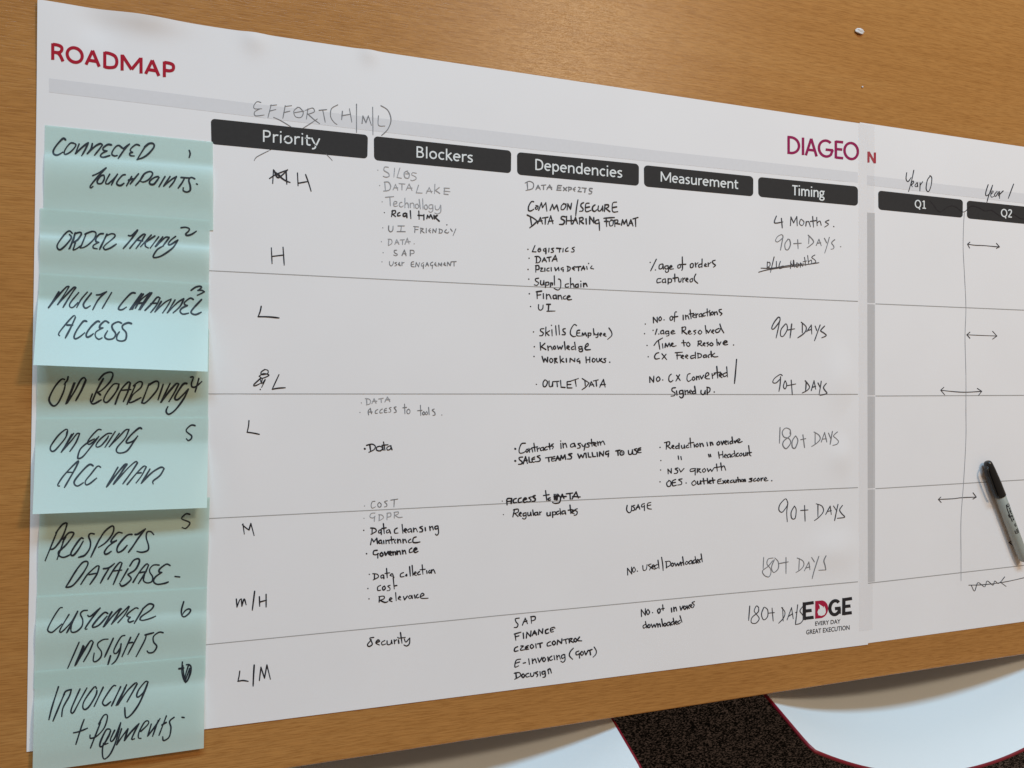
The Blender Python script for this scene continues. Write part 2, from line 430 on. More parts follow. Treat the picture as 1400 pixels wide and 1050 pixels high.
# the near edge runs at a slight angle to the poster
for q in top.data.vertices:
    wpos = q.co + Vector(table.location); x, y = wpos.x, wpos.y
    q.co = Vector((x * math.cos(yaw) - y * math.sin(yaw), x * math.sin(yaw) + y * math.cos(yaw) - 0.0477, wpos.z)) - Vector(table.location)
def tube(p0, p1, r, n=16):
    p0, p1 = Vector(p0), Vector(p1); d = (p1 - p0).normalized(); a = d.orthogonal().normalized(); b = d.cross(a)
    v = []; f = []
    for p in (p0, p1):
        for k in range(n):
            t = 2 * math.pi * k / n; v.append(p + (a * math.cos(t) + b * math.sin(t)) * r)
    for k in range(n): f.append((k, (k + 1) % n, n + (k + 1) % n, n + k))
    f.append(tuple(reversed(range(n)))); f.append(tuple(range(n, 2 * n)))
    return v, f
for lx, ly in ((-0.65, 0.09), (2.12, 0.12), (-0.66, 1.1), (2.1, 1.12)):
    vv, ff = tube((lx, ly, 0.0), (lx, ly, TZ - 0.026), 0.025)
    build('leg', vv, ff, M_STEEL, table)

def shell_grid(cx, off):
    """moulded chair shell: rows from the seat front to the top of the backrest; off pushes along the normal"""
    prof = [(.335, .437), (.31, .452), (.24, .456), (.14, .450), (.06, .444), (.005, .455), (-.025, .50), (-.047, .56), (-.068, .62), (-.094, .69), (-.117, .748), (-.132, .785)]
    P = spline(prof, 0.012); n = len(P); m = 40; rows = []
    for i, (y, z) in enumerate(P):
        t = i / (n - 1)
        hw = 0.205 + 0.012 * math.sin(math.pi * min(1, t * 1.6))
        back = max(0, min(1, (t - 0.45) / 0.25)); back = back * back * (3 - 2 * back)
        if t > 0.95: hw -= 0.004 * ((t - 0.95) / 0.05) ** 4.0
        if t < 0.06: hw -= 0.03 * ((0.06 - t) / 0.06) ** 2
        r = []
        for j in range(m + 1):
            o = (2 * j / m - 1) * hw
            r.append(Vector((cx + o, y + back * 1.22 * o * o, z + (1 - back) * 0.55 * o * o)))
        rows.append(r)
    nr = []
    for i in range(n):
        rr = []
        for j in range(m + 1):
            du = rows[i][min(m, j + 1)] - rows[i][max(0, j - 1)]; dv = rows[min(n - 1, i + 1)][j] - rows[max(0, i - 1)][j]
            nv = du.cross(dv).normalized(); rr.append(-nv if nv.dot(Vector((0, .4, 1))) < 0 else nv)
        nr.append(rr)
    return [[rows[i][j] + nr[i][j] * off for j in range(m + 1)] for i in range(n)], n, m + 1
def chair(cx, label):
    root = empty('shell_chair', (cx, 0.1, 0.0)); tag(root, label, 'chair', 'white shell chairs tucked under the table edge')
    A, n, m = shell_grid(cx, 0.0)
    B, _, _ = shell_grid(cx, -0.0038)
    f = [(i * m + j, i * m + j + 1, (i + 1) * m + j + 1, (i + 1) * m + j) for i in range(n - 1) for j in range(m - 1)]
    build('shell_seat', [p for r in A for p in r], f, M_SHELL, root, True)
    # red underside with a rolled rim standing just proud of the white face
    vs = [p for r in B for p in r]; fs = [tuple(reversed(q)) for q in f]
    loop = [(0, j) for j in range(m)] + [(i, m - 1) for i in range(1, n)] + [(n - 1, j) for j in range(m - 2, -1, -1)] + [(i, 0) for i in range(n - 2, 0, -1)]
    build('shell_underside', vs, fs, M_SHELLRED, root, True)
    rv, rf = [], []; K = 8; cen = [(A[i][j] + B[i][j]) / 2 for i, j in loop]; L = len(loop)
    for q in range(L):
        i, j = loop[q]; t = (cen[(q + 1) % L] - cen[q - 1]).normalized(); a = (A[i][j] - B[i][j]).normalized(); b = t.cross(a).normalized()
        for k in range(K):
            th = 2 * math.pi * k / K; rv.append(cen[q] + (a * math.cos(th) * 0.0021 + b * math.sin(th) * 0.0021))
    for q in range(L):
        for k in range(K):
            rf.append((q * K + k, q * K + (k + 1) % K, ((q + 1) % L) * K + (k + 1) % K, ((q + 1) % L) * K + k))
    build('rim', rv, rf, M_SHELLRED, root, True)
    for sx, sy in ((-1, 1), (1, 1), (-1, -1), (1, -1)):
        vv, ff = tube((cx + sx * 0.20, 0.15 + sy * 0.18, 0.0), (cx + sx * 0.13, 0.15 + sy * 0.09, 0.447), 0.010)
        build('leg', vv, ff, M_STEEL, root, True)
    return root
chair(0.926, 'white chair with red rim under the table edge, below the marker side')
chair(0.322, 'white chair with red rim in the bottom middle, left of the dark carpet gap')

# ------------------------------------------------------------------ the two poster sheets
def sheet(name, outline, surf, nx, ny, m, origin):
    """outline: TL, TR, BR, BL in metres on the table"""
    v, f = [], []
    for i in range(nx + 1):
        for j in range(ny + 1):
            s, t = i / nx, j / ny
            x = (outline[0][0] * (1 - s) + outline[1][0] * s) * (1 - t) + (outline[3][0] * (1 - s) + outline[2][0] * s) * t
            y = (outline[0][1] * (1 - s) + outline[1][1] * s) * (1 - t) + (outline[3][1] * (1 - s) + outline[2][1] * s) * t
            v.append((x, y, surf.zf(x, y)))
    for i in range(nx):
        for j in range(ny):
            k = i * (ny + 1) + j; f.append((k, k + 1, k + ny + 2, k + ny + 1))
    o = build(name, v, f, m, None, True, origin)
    return o
poster = sheet('poster_sheet', [(0.0015, 0.5985), (0.8385, 0.5935), (0.8385, 0.0008), (-0.001, -0.002)], S1, 240, 170, M_PAPER, (0.42, 0.30, TZ))
tag(poster, 'large white planning chart with red title and five charcoal column headings', 'poster')
second = sheet('poster_sheet', [(0.8290, 0.5950), (1.30, 0.5925), (1.30, 0.008), (0.8290, 0.0020)], S2, 90, 90, M_PAPER, (1.06, 0.30, TZ))
tag(second, 'white quarterly chart sheet under the marker, joined on at the right', 'poster')

P1, P2 = poster, second
polypatch('grey_band', S1, [(67, 107), (210, 124.5), (350, 142), (570, 167.5), (690, 181), (900, 206), (1173, 235.5)], [(67, 126), (210, 143), (350, 160), (570, 186), (690, 200.5), (900, 222), (1173, 250)], M_BAND, P1)
polypatch('grey_band', S2, [(1184, 239.5), (1290, 252), (1430, 268)], [(1184, 252.7), (1290, 265.5), (1430, 281.5)], M_BAND, P2)
for q, t in (([(288.2, 162), (503, 184.5), (502.3, 217), (289, 197)], ('Priority', 359.5, 193.8, 438, 200.3, 16.2, 15.2)),
             ([(511, 186), (699, 206), (698.6, 237), (511.4, 219)], ('Blockers', 569.5, 215.2, 646.8, 222.6, 15.4, 14.8)),
             ([(706.8, 207.8), (873.6, 224.2), (873.4, 254.2), (707, 238.8)], ('Dependencies', 732, 232.2, 851, 243.3, 15.0, 14.4)),
             ([(880.2, 225.6), (1030, 241.2), (1029.8, 268.6), (880.6, 255)], ('Measurement', 903.4, 248.2, 1010, 258.6, 13.8, 13.2)),
             ([(1036.4, 241.8), (1173, 255), (1173, 281.6), (1036.8, 269)], ('Timing', 1082.4, 266.6, 1128, 270.6, 13.8, 13.2))):
    bar = patch('header_bar', S1, q, M_BAR, P1, 5.5)
    bar['label'] = 'dark heading bar reading ' + t[0]
    print_mono('header_text', t[0], S1, *t[1:], M_PRWHT, bar)
for q, t in (([(1200.6, 260.4), (1316.5, 273), (1316.2, 297.8), (1200.8, 286.6)], ('Q1', 1250.8, 284.2, 1266.6, 285.6, 11.4, 11.2)),
             ([(1321.8, 274), (1437, 286.2), (1437, 309.6), (1322, 298.6)], ('Q2', 1368.6, 296.4, 1384, 297.6, 11.2, 11.0))):
    bar = patch('header_bar', S2, q, M_BAR, P2, 4.5)
    bar['label'] = 'dark heading bar reading ' + t[0]
    print_mono('header_text', t[0], S2, *t[1:], M_PRWHT, bar)
print_mono('title_text', 'ROADMAP', S1, 69.6, 81.3, 239.8, 107.6, 22.6, 21.2, M_RED, P1, 0.20)
print_mono('title_text', 'N', S2, 1186.2, 222.0, 1197.4, 223.4, 15.0, 14.8, M_RED, P2, 0.20)

def rule(surf, pts, parent, wd=1.15):
    i = Ink(surf, 0.00012); i.stroke(pts, wd, 'butt', False, 0.0); return i.make('rule_line', M_RULE, parent)
def dens(pts, n=24):
    out = []
    for a, b in zip(pts, pts[1:]):
        for k in range(n): out.append((a[0] + (b[0] - a[0]) * k / n, a[1] + (b[1] - a[1]) * k / n))
    out.append(pts[-1]); return out
for pts in ([(286, 370), (690, 390), (890, 399.2), (1060, 407), (1173, 412)], [(284, 538.5), (690, 538.6), (1060, 539.4), (1173, 539)],
            [(284, 709), (640, 691), (690, 688.4), (860, 680.2), (1070, 671), (1173, 666.6)], [(281, 881.5), (600, 850), (680, 841.8), (980, 813), (1173, 795.4)]):
    rule(S1, dens(pts), P1)
for pts in ([(1197, 415.4), (1400, 424), (1440, 425.8)], [(1197, 541.4), (1440, 540.3)], [(1197, 668.1), (1400, 656), (1440, 653.6)], [(1186, 797.6), (1200, 796), (1400, 773), (1440, 768.4)]):
    rule(S2, dens(pts), P2)
# grey row-heading cells peeping out at the join
for q in ([(1180, 290), (1196, 291.5), (1196.3, 414.2), (1180, 413.6)], [(1180, 415.6), (1196.3, 416.2), (1196.4, 540.2), (1180, 540.2)],
          [(1180, 542), (1196.4, 542), (1196.3, 667.2), (1180, 668)], [(1180, 669.6), (1196.3, 669), (1196, 795), (1180, 796.6)]):
    patch('grey_cell', S2, q, M_CELL, P2, 0, 6)

# company wordmark, drawn as even strokes
def glyphs_in_quad(ink, quad, strokes, width):
    Hm = homog(quad)
    for st, smooth in strokes:
        pts = [hmap(Hm, a, 1 - b) for a, b in st]
        if not smooth: pts = dens(pts, 6)
        ink.stroke(pts, width, 'butt', smooth, 0.0)
def arc(cx, cy, rx, ry, a0, a1, n=28):
    return [(cx + rx * math.cos(math.radians(a0 + (a1 - a0) * k / n)), cy + ry * math.sin(math.radians(a0 + (a1 - a0) * k / n))) for k in range(n + 1)]
wm = Ink(S1, 0.00014)
glyphs_in_quad(wm, [(1076.6, 186.0), (1174.2, 195.3), (1174.2, 219.6), (1076.6, 209.8)], [
    ([(.017, .02), (.017, .98)], False), ([(.0, .95), (.05, .95)] , False), ([(.0, .05), (.05, .05)], False),
    (arc(.05, .5, .115, .45, 90, -90), True),
    ([(.222, .0), (.222, 1.0)], False),
    ([(.262, .0), (.338, .98)], False), ([(.338, .98), (.414, .0)], False), ([(.292, .33), (.385, .33)], False),
    (arc(.545, .5, .098, .45, 48, 318), True), ([(.54, .44), (.645, .44)], False), ([(.640, .46), (.612, .16)], False),
    ([(.683, .0), (.683, 1.0)], False), ([(.683, .95), (.785, .95)], False), ([(.683, .53), (.772, .53)], False), ([(.683, .05), (.785, .05)], False),
    (arc(.895, .5, .092, .45, 0, 362, 40), True)], 3.5)
wm.make('wordmark', M_PLUM, P1)
# the second logo, bottom right: heavy capitals, the second one crimson with a flame cut into it
LQ = [(1097.6, 823.6), (1165.0, 816.4), (1164.6, 839.8), (1097.6, 848.0)]
lg = Ink(S1, 0.00014)
def heavy(strokes, wd):
    glyphs_in_quad(lg, LQ, strokes, wd)
heavy([([(.03, .0), (.03, 1.0)], False), ([(.958 - .13, .0), (.958 - .13, 1.0)], False)], 4.6)
heavy([([(.03, .905), (.215, .925)], False), ([(.03, .50), (.175, .50)], False), ([(.03, .095), (.215, .095)], False),
       ([(.828, .905), (1.0, .925)], False), ([(.828, .50), (.97, .50)], False), ([(.828, .095), (1.0, .095)], False)], 4.4)
heavy([(arc(.645, .5, .105, .40, 42, 325), True), ([(.645, .44), (.765, .44)], False), ([(.735, .44), (.735, .12)], False)], 4.5)
lgo = lg.make('logo', M_PRBLK, P1, 'black and crimson logo of four heavy capitals with a flame')
def flatpoly(name, Hq, outline, m, parent, eps):
    Hm = homog(Hq); v = [S1.at(*hmap(Hm, a, 1 - b), eps) for a, b in outline]
    o = build(name, v, [tuple(range(len(v)))], m, parent)
    bm = bmesh.new(); bm.from_mesh(o.data)
    for fc in bm.faces:
        fc.normal_update()
        if fc.normal.z < 0: fc.normal_flip()
    bmesh.ops.triangulate(bm, faces=bm.faces[:]); bm.to_mesh(o.data); bm.free(); return o
flatpoly('logo_letter', LQ, [(.245, 0), (.245, 1.0), (.36, 1.0)] + arc(.36, .5, .145, .5, 80, -80, 14) + [(.36, 0)], M_CRIM, lgo, 0.00025)
flatpoly('flame', LQ, [(.37, .12), (.31, .18), (.29, .36), (.315, .55), (.335, .48), (.335, .66), (.312, .82), (.40, .64), (.40, .55), (.425, .66), (.452, .48), (.458, .30), (.43, .16)], M_PRWHT, lgo, 0.0003)
print_text('tagline_text', 'EVERY DAY', S1, 1114.6, 855.4, 1149.2, 852.0, 5.5, 5.5, M_PRBLK, P1, 0.012)
print_text('tagline_text', 'GREAT EXECUTION', S1, 1102.3, 867.4, 1161.6, 860.8, 6.0, 6.0, M_PRBLK, P1, 0.012)

# ------------------------------------------------------------------ handwriting on the first sheet
def hb(surf, parent, ink, width, ox, oy, sc, text, label=None, name='handwriting'):
    return Ink(surf).block(ox, oy, sc, width, text).make(name, INK[ink], parent, label)
def tr(ink, width, c, reads, text):
    """one line of pen writing traced stroke by stroke on the first sheet"""
    tone = {'k': 'black', 'm': 'grey', 'g': 'pale grey'}[ink]
    return hb(S1, P1, ink, width, *c, text, '%s handwriting reading %s' % (tone, reads) if reads else None)
# blockers column
cA = (480, 210, 6.175)
tr('g', 1.25, cA, 'SILOS', '225,138 / 315,115 285,112 278,140 315,165 322,190 295,198 272,190 / 368,122 362,195 / 412,122 388,200 / 388,200 425,207 / 478,145 450,160 455,200 485,205 492,170 470,150 / 460,170 490,170 / 550,165 520,160 512,178 545,195 548,215 515,228 505,222')
tr('g', 1.25, cA, 'DATA LAKE', '240,268 / 285,240 290,310 / 280,240 315,240 335,275 320,308 275,315 / 355,305 375,258 / 375,258 395,308 / 362,288 395,288 / 405,252 455,256 / 430,255 430,305 / 465,308 490,255 / 490,255 515,310 / 475,290 515,290 / 570,265 550,330 / 550,330 600,332 / 635,335 660,285 / 660,285 680,330 / 640,315 685,318 / 708,258 705,335 / 745,285 712,310 / 712,310 750,335 / 790,290 785,340 / 785,340 820,345 / 785,290 830,292 / 785,316 835,320')
tr('g', 1.25, cA, 'Technology', '262,405 / 290,368 360,362 / 328,366 332,440 / 362,425 385,420 385,405 365,405 358,430 370,445 392,440 / 430,410 412,415 408,440 425,450 440,440 / 455,375 455,455 / 455,430 470,415 482,425 485,455 / 500,418 500,455 / 500,430 515,415 530,425 532,458 / 560,425 545,430 545,455 560,462 572,445 562,425 / 575,385 585,465 / 605,380 608,465 / 635,430 620,440 622,465 640,468 645,445 635,430 / 682,430 660,435 660,462 685,460 690,432 / 690,432 690,480 670,495 658,485 / 710,440 715,470 740,470 755,435 / 757,435 757,490 730,508 708,500')
tr('k', 2.0, cA, 'Real time', '@1.4 280,497 / @1.5 808,600 / 350,480 342,530 / 345,485 372,480 375,500 350,512 / 352,512 375,530 / 410,498 395,505 395,525 415,522 / 462,502 442,508 442,528 462,525 470,505 / 470,505 472,540 / 500,482 505,545 / 572,485 575,550 / 565,520 605,522 / 615,515 615,558 / 640,548 645,520 / 645,520 660,542 / 660,542 672,515 / 672,515 690,550 / 700,520 705,550 / 700,535 730,520 712,540 / 712,540 745,570')
tr('m', 1.2, cA, 'UI FRIENDLY', '267,625 / 318,608 318,645 335,660 352,645 355,612 / 395,610 450,610 / 425,612 420,655 / 388,658 458,658 / 540,618 538,665 / 528,615 570,618 / 540,640 565,640 / 590,630 588,670 / 585,628 612,635 592,648 / 594,650 618,668 / 635,630 635,668 / 668,632 655,650 672,668 / 655,650 672,650 / 690,668 692,635 / 692,635 715,665 / 715,665 720,632 / 748,635 745,668 / 742,635 770,645 765,668 742,670 / 805,640 790,660 815,670 825,660 / 840,635 855,655 / 885,635 862,690')
tr('g', 1.2, cA, 'DATA', '255,742 / 320,720 315,772 / 312,722 340,725 345,755 318,775 / 370,765 385,725 / 385,725 405,765 / 375,750 402,750 / 415,728 450,726 / 435,728 435,765 / 455,765 475,712 / 475,712 490,760 / 460,745 500,742 / 532,760')
tr('m', 1.2, cA, None, '270,835 / 385,815 365,818 370,838 392,850 380,862 360,855 / 430,860 450,812 / 450,812 465,862 / 435,845 465,845 / 500,815 500,862 / 498,815 528,818 530,840 502,845')
tr('m', 1.15, cA, 'USER ENGAGEMENT', '260,912 / 325,910 325,935 340,948 355,930 358,912 / 385,918 368,922 388,938 370,948 / 410,918 400,935 418,945 / 400,932 412,932 / 430,915 430,945 / 430,925 448,918 / 530,912 510,918 510,950 535,955 / 510,935 530,932 / 545,955 550,918 / 550,918 570,955 / 570,955 578,920 / 612,920 595,930 595,948 612,945 612,935 / 612,935 610,970 / 630,950 642,918 / 642,918 655,948 / 634,938 652,938 / 690,915 672,925 675,945 692,940 / 690,940 685,970 / 715,918 705,935 722,948 / 705,932 718,932 / 735,950 740,922 / 740,922 755,945 / 755,945 765,920 766,948 / 792,918 782,935 800,945 / 782,932 796,930 / 812,948 815,915 / 815,915 838,945 / 838,945 845,912 / 850,912 888,910 / 870,912 870,948')
cG = (480, 530, 8.75)
tr('g', 1.25, cG, 'DATA', '122,180 / 185,130 190,200 / 170,130 215,135 235,165 220,195 185,205 / 250,190 275,130 / 275,130 300,185 / 255,165 310,160 / 330,135 385,125 / 360,130 362,175 / 405,170 435,110 / 435,110 465,165 / 412,145 465,140')
tr('m', 1.2, cG, 'ACCESS to tools', '105,295 / 210,325 205,280 230,245 / 230,245 245,310 / 205,290 255,290 / 320,260 295,275 290,305 315,305 / 375,255 350,270 345,300 375,300 / 425,245 400,260 400,295 430,295 / 400,275 425,270 / 480,235 455,245 475,265 472,290 450,292 / 540,228 515,238 535,265 540,290 515,298 / 640,195 645,310 / 620,240 665,235 / 690,255 668,275 675,310 700,305 705,270 685,255 / 830,210 835,330 / 795,275 850,270 / 870,285 855,305 865,325 885,310 870,285 / 905,285 890,305 900,325 918,308 905,285 / 928,235 935,322 / 995,255 970,268 1000,295 1005,325 980,330 / 1085,325')
tr('k', 1.9, cG, 'Data', '@2.9 163,730 / 225,690 235,760 / 185,690 250,675 290,700 275,740 215,772 / 345,700 310,710 305,745 350,755 380,720 345,700 / 375,705 385,745 / 388,650 405,745 / 370,690 440,682 / 465,695 430,715 435,745 470,735 478,695 / 475,695 490,742')
cH = (480, 670, 6.5625)
tr('m', 1.2, cH, 'COST', '120,142 / 215,100 190,105 180,140 190,162 218,150 / 255,110 240,125 245,150 265,150 270,125 252,110 / 325,95 300,105 320,125 320,145 300,150 / 355,90 420,80 / 388,88 385,150')
tr('g', 1.2, cH, 'GDPR', '115,252 / 215,205 180,210 170,240 195,250 215,235 / 212,235 208,280 / 255,220 252,272 / 248,220 280,225 290,250 250,275 / 325,205 322,265 / 322,208 355,205 355,235 325,242 / 390,200 388,250 / 385,200 425,195 420,215 392,225 / 395,225 425,245 460,242')
tr('k', 1.75, cH, 'Data cleansing', '113,360 / 190,340 188,395 / 175,340 215,345 225,370 180,395 / 265,355 248,365 250,385 268,378 270,355 / 270,355 272,398 / 290,300 298,388 / 275,345 315,338 / 340,355 318,365 322,385 342,375 / 345,358 355,388 / 415,340 392,355 392,385 420,385 / 458,308 465,385 / 475,365 500,358 488,345 475,365 495,382 / 530,345 510,358 515,378 535,370 / 538,348 545,378 / 560,340 563,375 / 563,355 580,342 595,372 / 640,325 615,335 640,350 638,372 615,375 / 665,335 668,365 / 705,325 710,362 / 710,340 728,325 738,355 / 775,320 752,330 758,350 778,342 / 780,322 785,385 768,405 758,395')
tr('k', 1.75, cH, 'Maintance', '175,490 185,435 / 185,435 205,465 / 205,465 230,430 / 230,430 238,480 / 268,448 250,458 255,480 270,472 / 272,450 278,482 / 292,452 295,480 / 312,448 315,480 / 315,460 335,448 342,478 / 360,418 368,478 / 345,448 385,442 / 400,445 388,460 398,475 / 418,440 420,475 / 420,455 438,442 448,472 / 465,440 468,475 / 468,455 485,442 498,470 / 535,440 515,455 520,472 540,468 / 585,420 560,430 555,465 580,472 618,465')
tr('k', 2.1, cH, 'Governnce', '138,570 / 235,540 205,545 200,575 225,580 245,570 / 240,570 240,608 / 275,560 260,575 270,595 288,580 275,558 / 300,555 312,585 / 312,585 332,550 / 340,570 362,562 350,550 338,572 362,585 / 375,552 378,582 / 378,562 395,552 400,580 / 412,545 415,578 / 415,560 435,545 445,575 / 460,540 465,572 / 465,555 482,540 492,570 / 545,520 525,535 525,560 548,555 / 565,540 590,530 580,518 562,540 575,560 600,550')
tr('k', 1.65, cH, 'Data collection', '163,755 / 210,750 210,800 / 195,750 235,755 245,780 200,805 / 285,760 268,770 272,790 290,782 / 292,762 295,795 / 318,702 325,785 / 305,748 345,742 / 365,750 350,765 370,772 / 372,750 385,785 / 470,740 445,752 445,778 475,775 / 498,755 488,768 502,770 500,755 / 525,685 532,770 / 548,675 555,765 / 562,752 585,742 575,732 562,755 585,765 / 615,730 598,745 602,760 622,755 / 638,670 645,752 / 620,715 665,710 / 678,722 682,748 / 705,720 695,735 708,745 718,725 / 720,715 722,745 / 722,730 738,712 755,745')
tr('k', 1.65, cH, 'cost', '150,882 / 265,855 240,868 240,900 265,898 / 300,860 282,875 290,898 308,882 300,860 / 350,855 328,862 350,880 345,900 325,902 / 378,785 388,885 / 388,860 412,855')
tr('k', 1.65, cH, 'Relevance', '160,975 / 255,955 252,1005 / 250,955 295,952 295,975 258,988 / 262,990 305,1008 330,1000 / 345,985 368,975 355,965 342,988 368,1000 / 400,920 405,990 / 425,970 445,962 435,952 422,975 445,985 / 470,955 480,985 / 480,985 505,950 / 530,945 515,960 528,975 542,960 530,945 / 545,945 550,972 / 568,940 575,970 / 600,935 585,950 592,968 608,962 / 625,955 655,940 640,925 622,945 630,970 690,970')
tr('k', 1.7, (300, 790, 4.6667), 'Security', '985,380 960,385 970,405 975,425 955,438 945,425 970,395 / 1000,412 1022,405 1012,395 998,415 1020,428 / 1055,400 1035,412 1040,428 1060,422 / 1070,402 1072,425 1092,422 1098,398 / 1098,398 1102,420 / 1115,395 1118,420 / 1118,405 1130,395 / 1142,395 1145,418 / 1138,380 / 1155,348 1165,415 / 1145,385 1185,380 / 1180,390 1190,410 1212,385 / 1215,385 1212,420 1195,435 1178,428')
# dependencies column
cB = (690, 190, 6.667)
tr('m', 1.45, cB, 'DATA EXPERTS', '205,395 210,455 / 188,400 225,385 262,405 255,450 195,468 / 285,462 305,420 / 305,420 325,460 / 290,445 320,445 / 335,422 375,418 / 355,420 355,460 / 385,460 410,418 / 410,418 430,460 / 390,442 430,440 / 485,422 520,425 / 480,445 512,445 / 475,465 515,466 / 485,422 478,465 / 535,440 565,470 / 568,440 535,470 / 585,438 583,475 / 580,438 608,445 605,460 585,462 / 645,440 625,455 640,475 / 625,458 642,458 / 672,440 690,445 668,478 / 668,478 700,480 / 705,445 745,448 / 735,448 730,485 / 800,452 775,450 775,470 795,480 785,500 768,498')
tr('k', 1.8, cB, 'COMMON/SECURE', '265,572 245,570 220,610 218,650 240,655 265,640 / 295,615 280,625 285,640 300,635 305,610 285,605 / 310,650 335,580 / 335,580 345,625 / 345,625 375,580 / 375,580 385,655 / 415,650 435,595 / 435,595 450,640 / 450,640 475,600 / 475,600 490,655 / 545,590 520,605 515,640 540,640 560,605 545,590 530,588 560,592 / 570,645 575,590 / 575,590 600,640 / 600,640 610,585 / 668,555 655,630 648,700 / 720,580 700,590 695,612 715,635 710,655 685,658 / 770,585 740,592 740,660 785,650 / 740,625 775,618 / 825,600 805,615 800,645 820,660 840,645 / 855,610 852,650 872,655 890,625 893,610 / 893,612 895,655 / 915,600 910,660 / 912,600 945,600 945,620 918,632 / 920,632 960,662 / 1020,575 985,585 985,660 1030,662 / 985,625 1022,618')
tr('k', 1.9, cB, 'DATA SHARING FORMAT', '205,692 260,720 298,748 / 298,748 265,780 230,808 / 235,712 245,780 / 300,770 325,715 / 325,715 345,772 / 308,748 342,745 / 345,720 395,712 / 372,718 370,775 / 395,775 420,700 / 420,700 440,770 / 400,750 442,745 / 555,710 525,705 515,725 545,745 535,775 500,778 / 565,705 562,775 / 605,700 608,775 / 565,745 645,742 / 620,775 645,715 / 645,715 665,770 / 685,720 682,775 / 680,720 710,715 715,735 688,748 / 690,748 720,772 / 742,725 745,775 / 775,775 775,705 / 775,705 815,765 / 815,765 812,715 / 855,735 830,745 830,770 858,765 858,735 / 862,760 865,830 / 905,722 950,718 1000,715 / 925,718 930,795 / 910,750 945,750 / 975,740 955,755 960,790 985,785 990,745 970,735 / 1005,740 1005,795 / 1000,740 1030,738 1030,758 1008,768 / 1010,768 1050,775 / 1065,785 1075,735 / 1075,735 1090,775 / 1090,775 1110,735 / 1110,735 1120,790 / 1130,790 1150,735 / 1150,735 1170,790 / 1138,770 1165,768 / 1170,728 1215,715 / 1192,722 1195,795')
cC = (690, 310, 7)
tr('k', 1.75, cC, 'LOGISTICS', '222,215 / 290,180 265,238 / 265,238 300,240 / 330,205 318,225 330,240 348,225 340,205 / 330,218 345,220 / 395,205 372,215 375,232 395,228 395,210 / 395,215 395,258 / 425,205 422,240 / 470,205 448,210 465,228 465,242 445,245 / 495,205 540,208 / 528,208 525,242 / 560,208 558,240 / 605,200 585,215 585,235 608,232 / 668,195 645,205 665,222 660,240 640,240')
tr('k', 1.75, cC, 'DATA', '233,300 / 305,290 305,335 / 290,285 325,285 345,310 330,340 300,345 / 360,335 380,295 / 380,295 400,335 / 365,320 395,320 / 405,295 445,288 / 425,292 428,330 / 455,330 485,272 / 485,272 502,328 / 462,312 500,308')
tr('k', 1.75, cC, 'PRICING DETAIL', '223,407 / 300,375 298,432 / 295,372 325,372 328,405 300,410 / 345,395 365,395 350,410 345,425 370,425 / 385,395 385,425 / 425,395 408,400 405,420 425,422 / 445,390 447,422 / 480,390 490,420 / 490,420 515,388 / 515,388 520,418 / 560,390 540,398 545,412 562,408 / 562,408 560,428 / 605,378 605,420 / 598,378 628,390 620,418 600,425 / 672,380 648,395 668,415 / 648,398 668,398 / 680,385 730,380 / 708,382 708,420 / 735,415 755,375 / 755,375 765,410 / 738,398 768,398 / 785,380 790,405 / 803,350 / 835,375 822,395 850,402')
tr('k', 1.8, cC, 'supply chain', '230,500 / 325,492 295,498 300,520 325,535 310,560 285,555 / 345,515 345,550 365,555 375,515 / 375,515 378,555 / 395,530 390,580 / 392,535 420,530 420,555 395,558 / 440,535 438,575 / 440,540 460,538 455,558 / 475,470 478,555 / 515,500 535,510 535,580 510,605 475,590 / 610,545 582,552 585,578 612,575 / 630,490 632,580 / 632,555 655,545 665,578 / 700,548 680,555 680,578 702,575 705,548 / 705,548 706,578 / 730,545 730,575 / 728,520 / 755,540 757,575 / 757,555 775,540 790,570')
tr('k', 1.9, cC, 'Finance', '235,640 / 310,622 312,685 / 302,622 355,615 / 312,655 345,650 / 370,640 372,685 / 400,645 402,690 / 402,660 425,648 445,688 / 490,652 465,660 470,688 492,682 / 492,655 497,690 / 512,655 514,692 / 514,668 535,655 548,692 / 580,660 562,672 565,690 585,690 / 600,678 628,668 615,658 598,675 608,698 640,695')
tr('k', 1.7, cC, 'UI', '247,762 / 325,745 325,785 345,798 365,780 368,750 / 400,742 440,742 / 422,745 418,805 / 405,808 480,806')
cD = (690, 420, 7)
tr('k', 1.7, cD, 'skills (Employee)', '275,235 / 375,205 345,208 345,228 370,245 360,270 335,272 / 395,190 392,272 / 430,225 398,245 / 398,245 425,270 / 452,215 455,272 / 447,172 / 488,178 495,265 / 518,172 525,262 / 580,205 558,210 562,230 580,245 575,262 550,262 / 688,175 665,165 635,210 630,255 655,280 678,278 / 720,220 695,225 692,270 725,275 / 692,248 718,245 / 740,275 745,245 / 745,245 758,268 / 758,268 770,242 / 770,242 785,275 / 800,245 800,290 / 800,248 825,248 822,270 802,272 / 850,205 855,265 / 858,250 876,265 895,245 / 895,245 890,285 875,288 / 910,265 930,255 920,245 908,262 920,275 / 945,265 965,258 955,248 945,265 970,278 / 998,198 1022,235 1025,270 988,305')
tr('k', 1.9, cD, 'knowledge', '283,377 / 340,338 345,408 / 385,345 350,378 / 350,378 395,405 / 412,370 418,412 / 418,385 440,372 455,405 / 480,370 465,385 475,402 490,390 480,370 / 505,370 515,400 / 515,400 530,378 / 530,378 542,400 / 542,400 555,368 / 572,330 580,405 / 600,390 620,378 605,368 595,390 620,405 / 660,375 640,385 645,405 665,400 / 670,335 680,405 / 730,375 710,380 715,400 738,395 740,375 / 740,390 745,420 720,425 712,412 / 765,390 800,365 795,345 775,365 775,405 820,405')
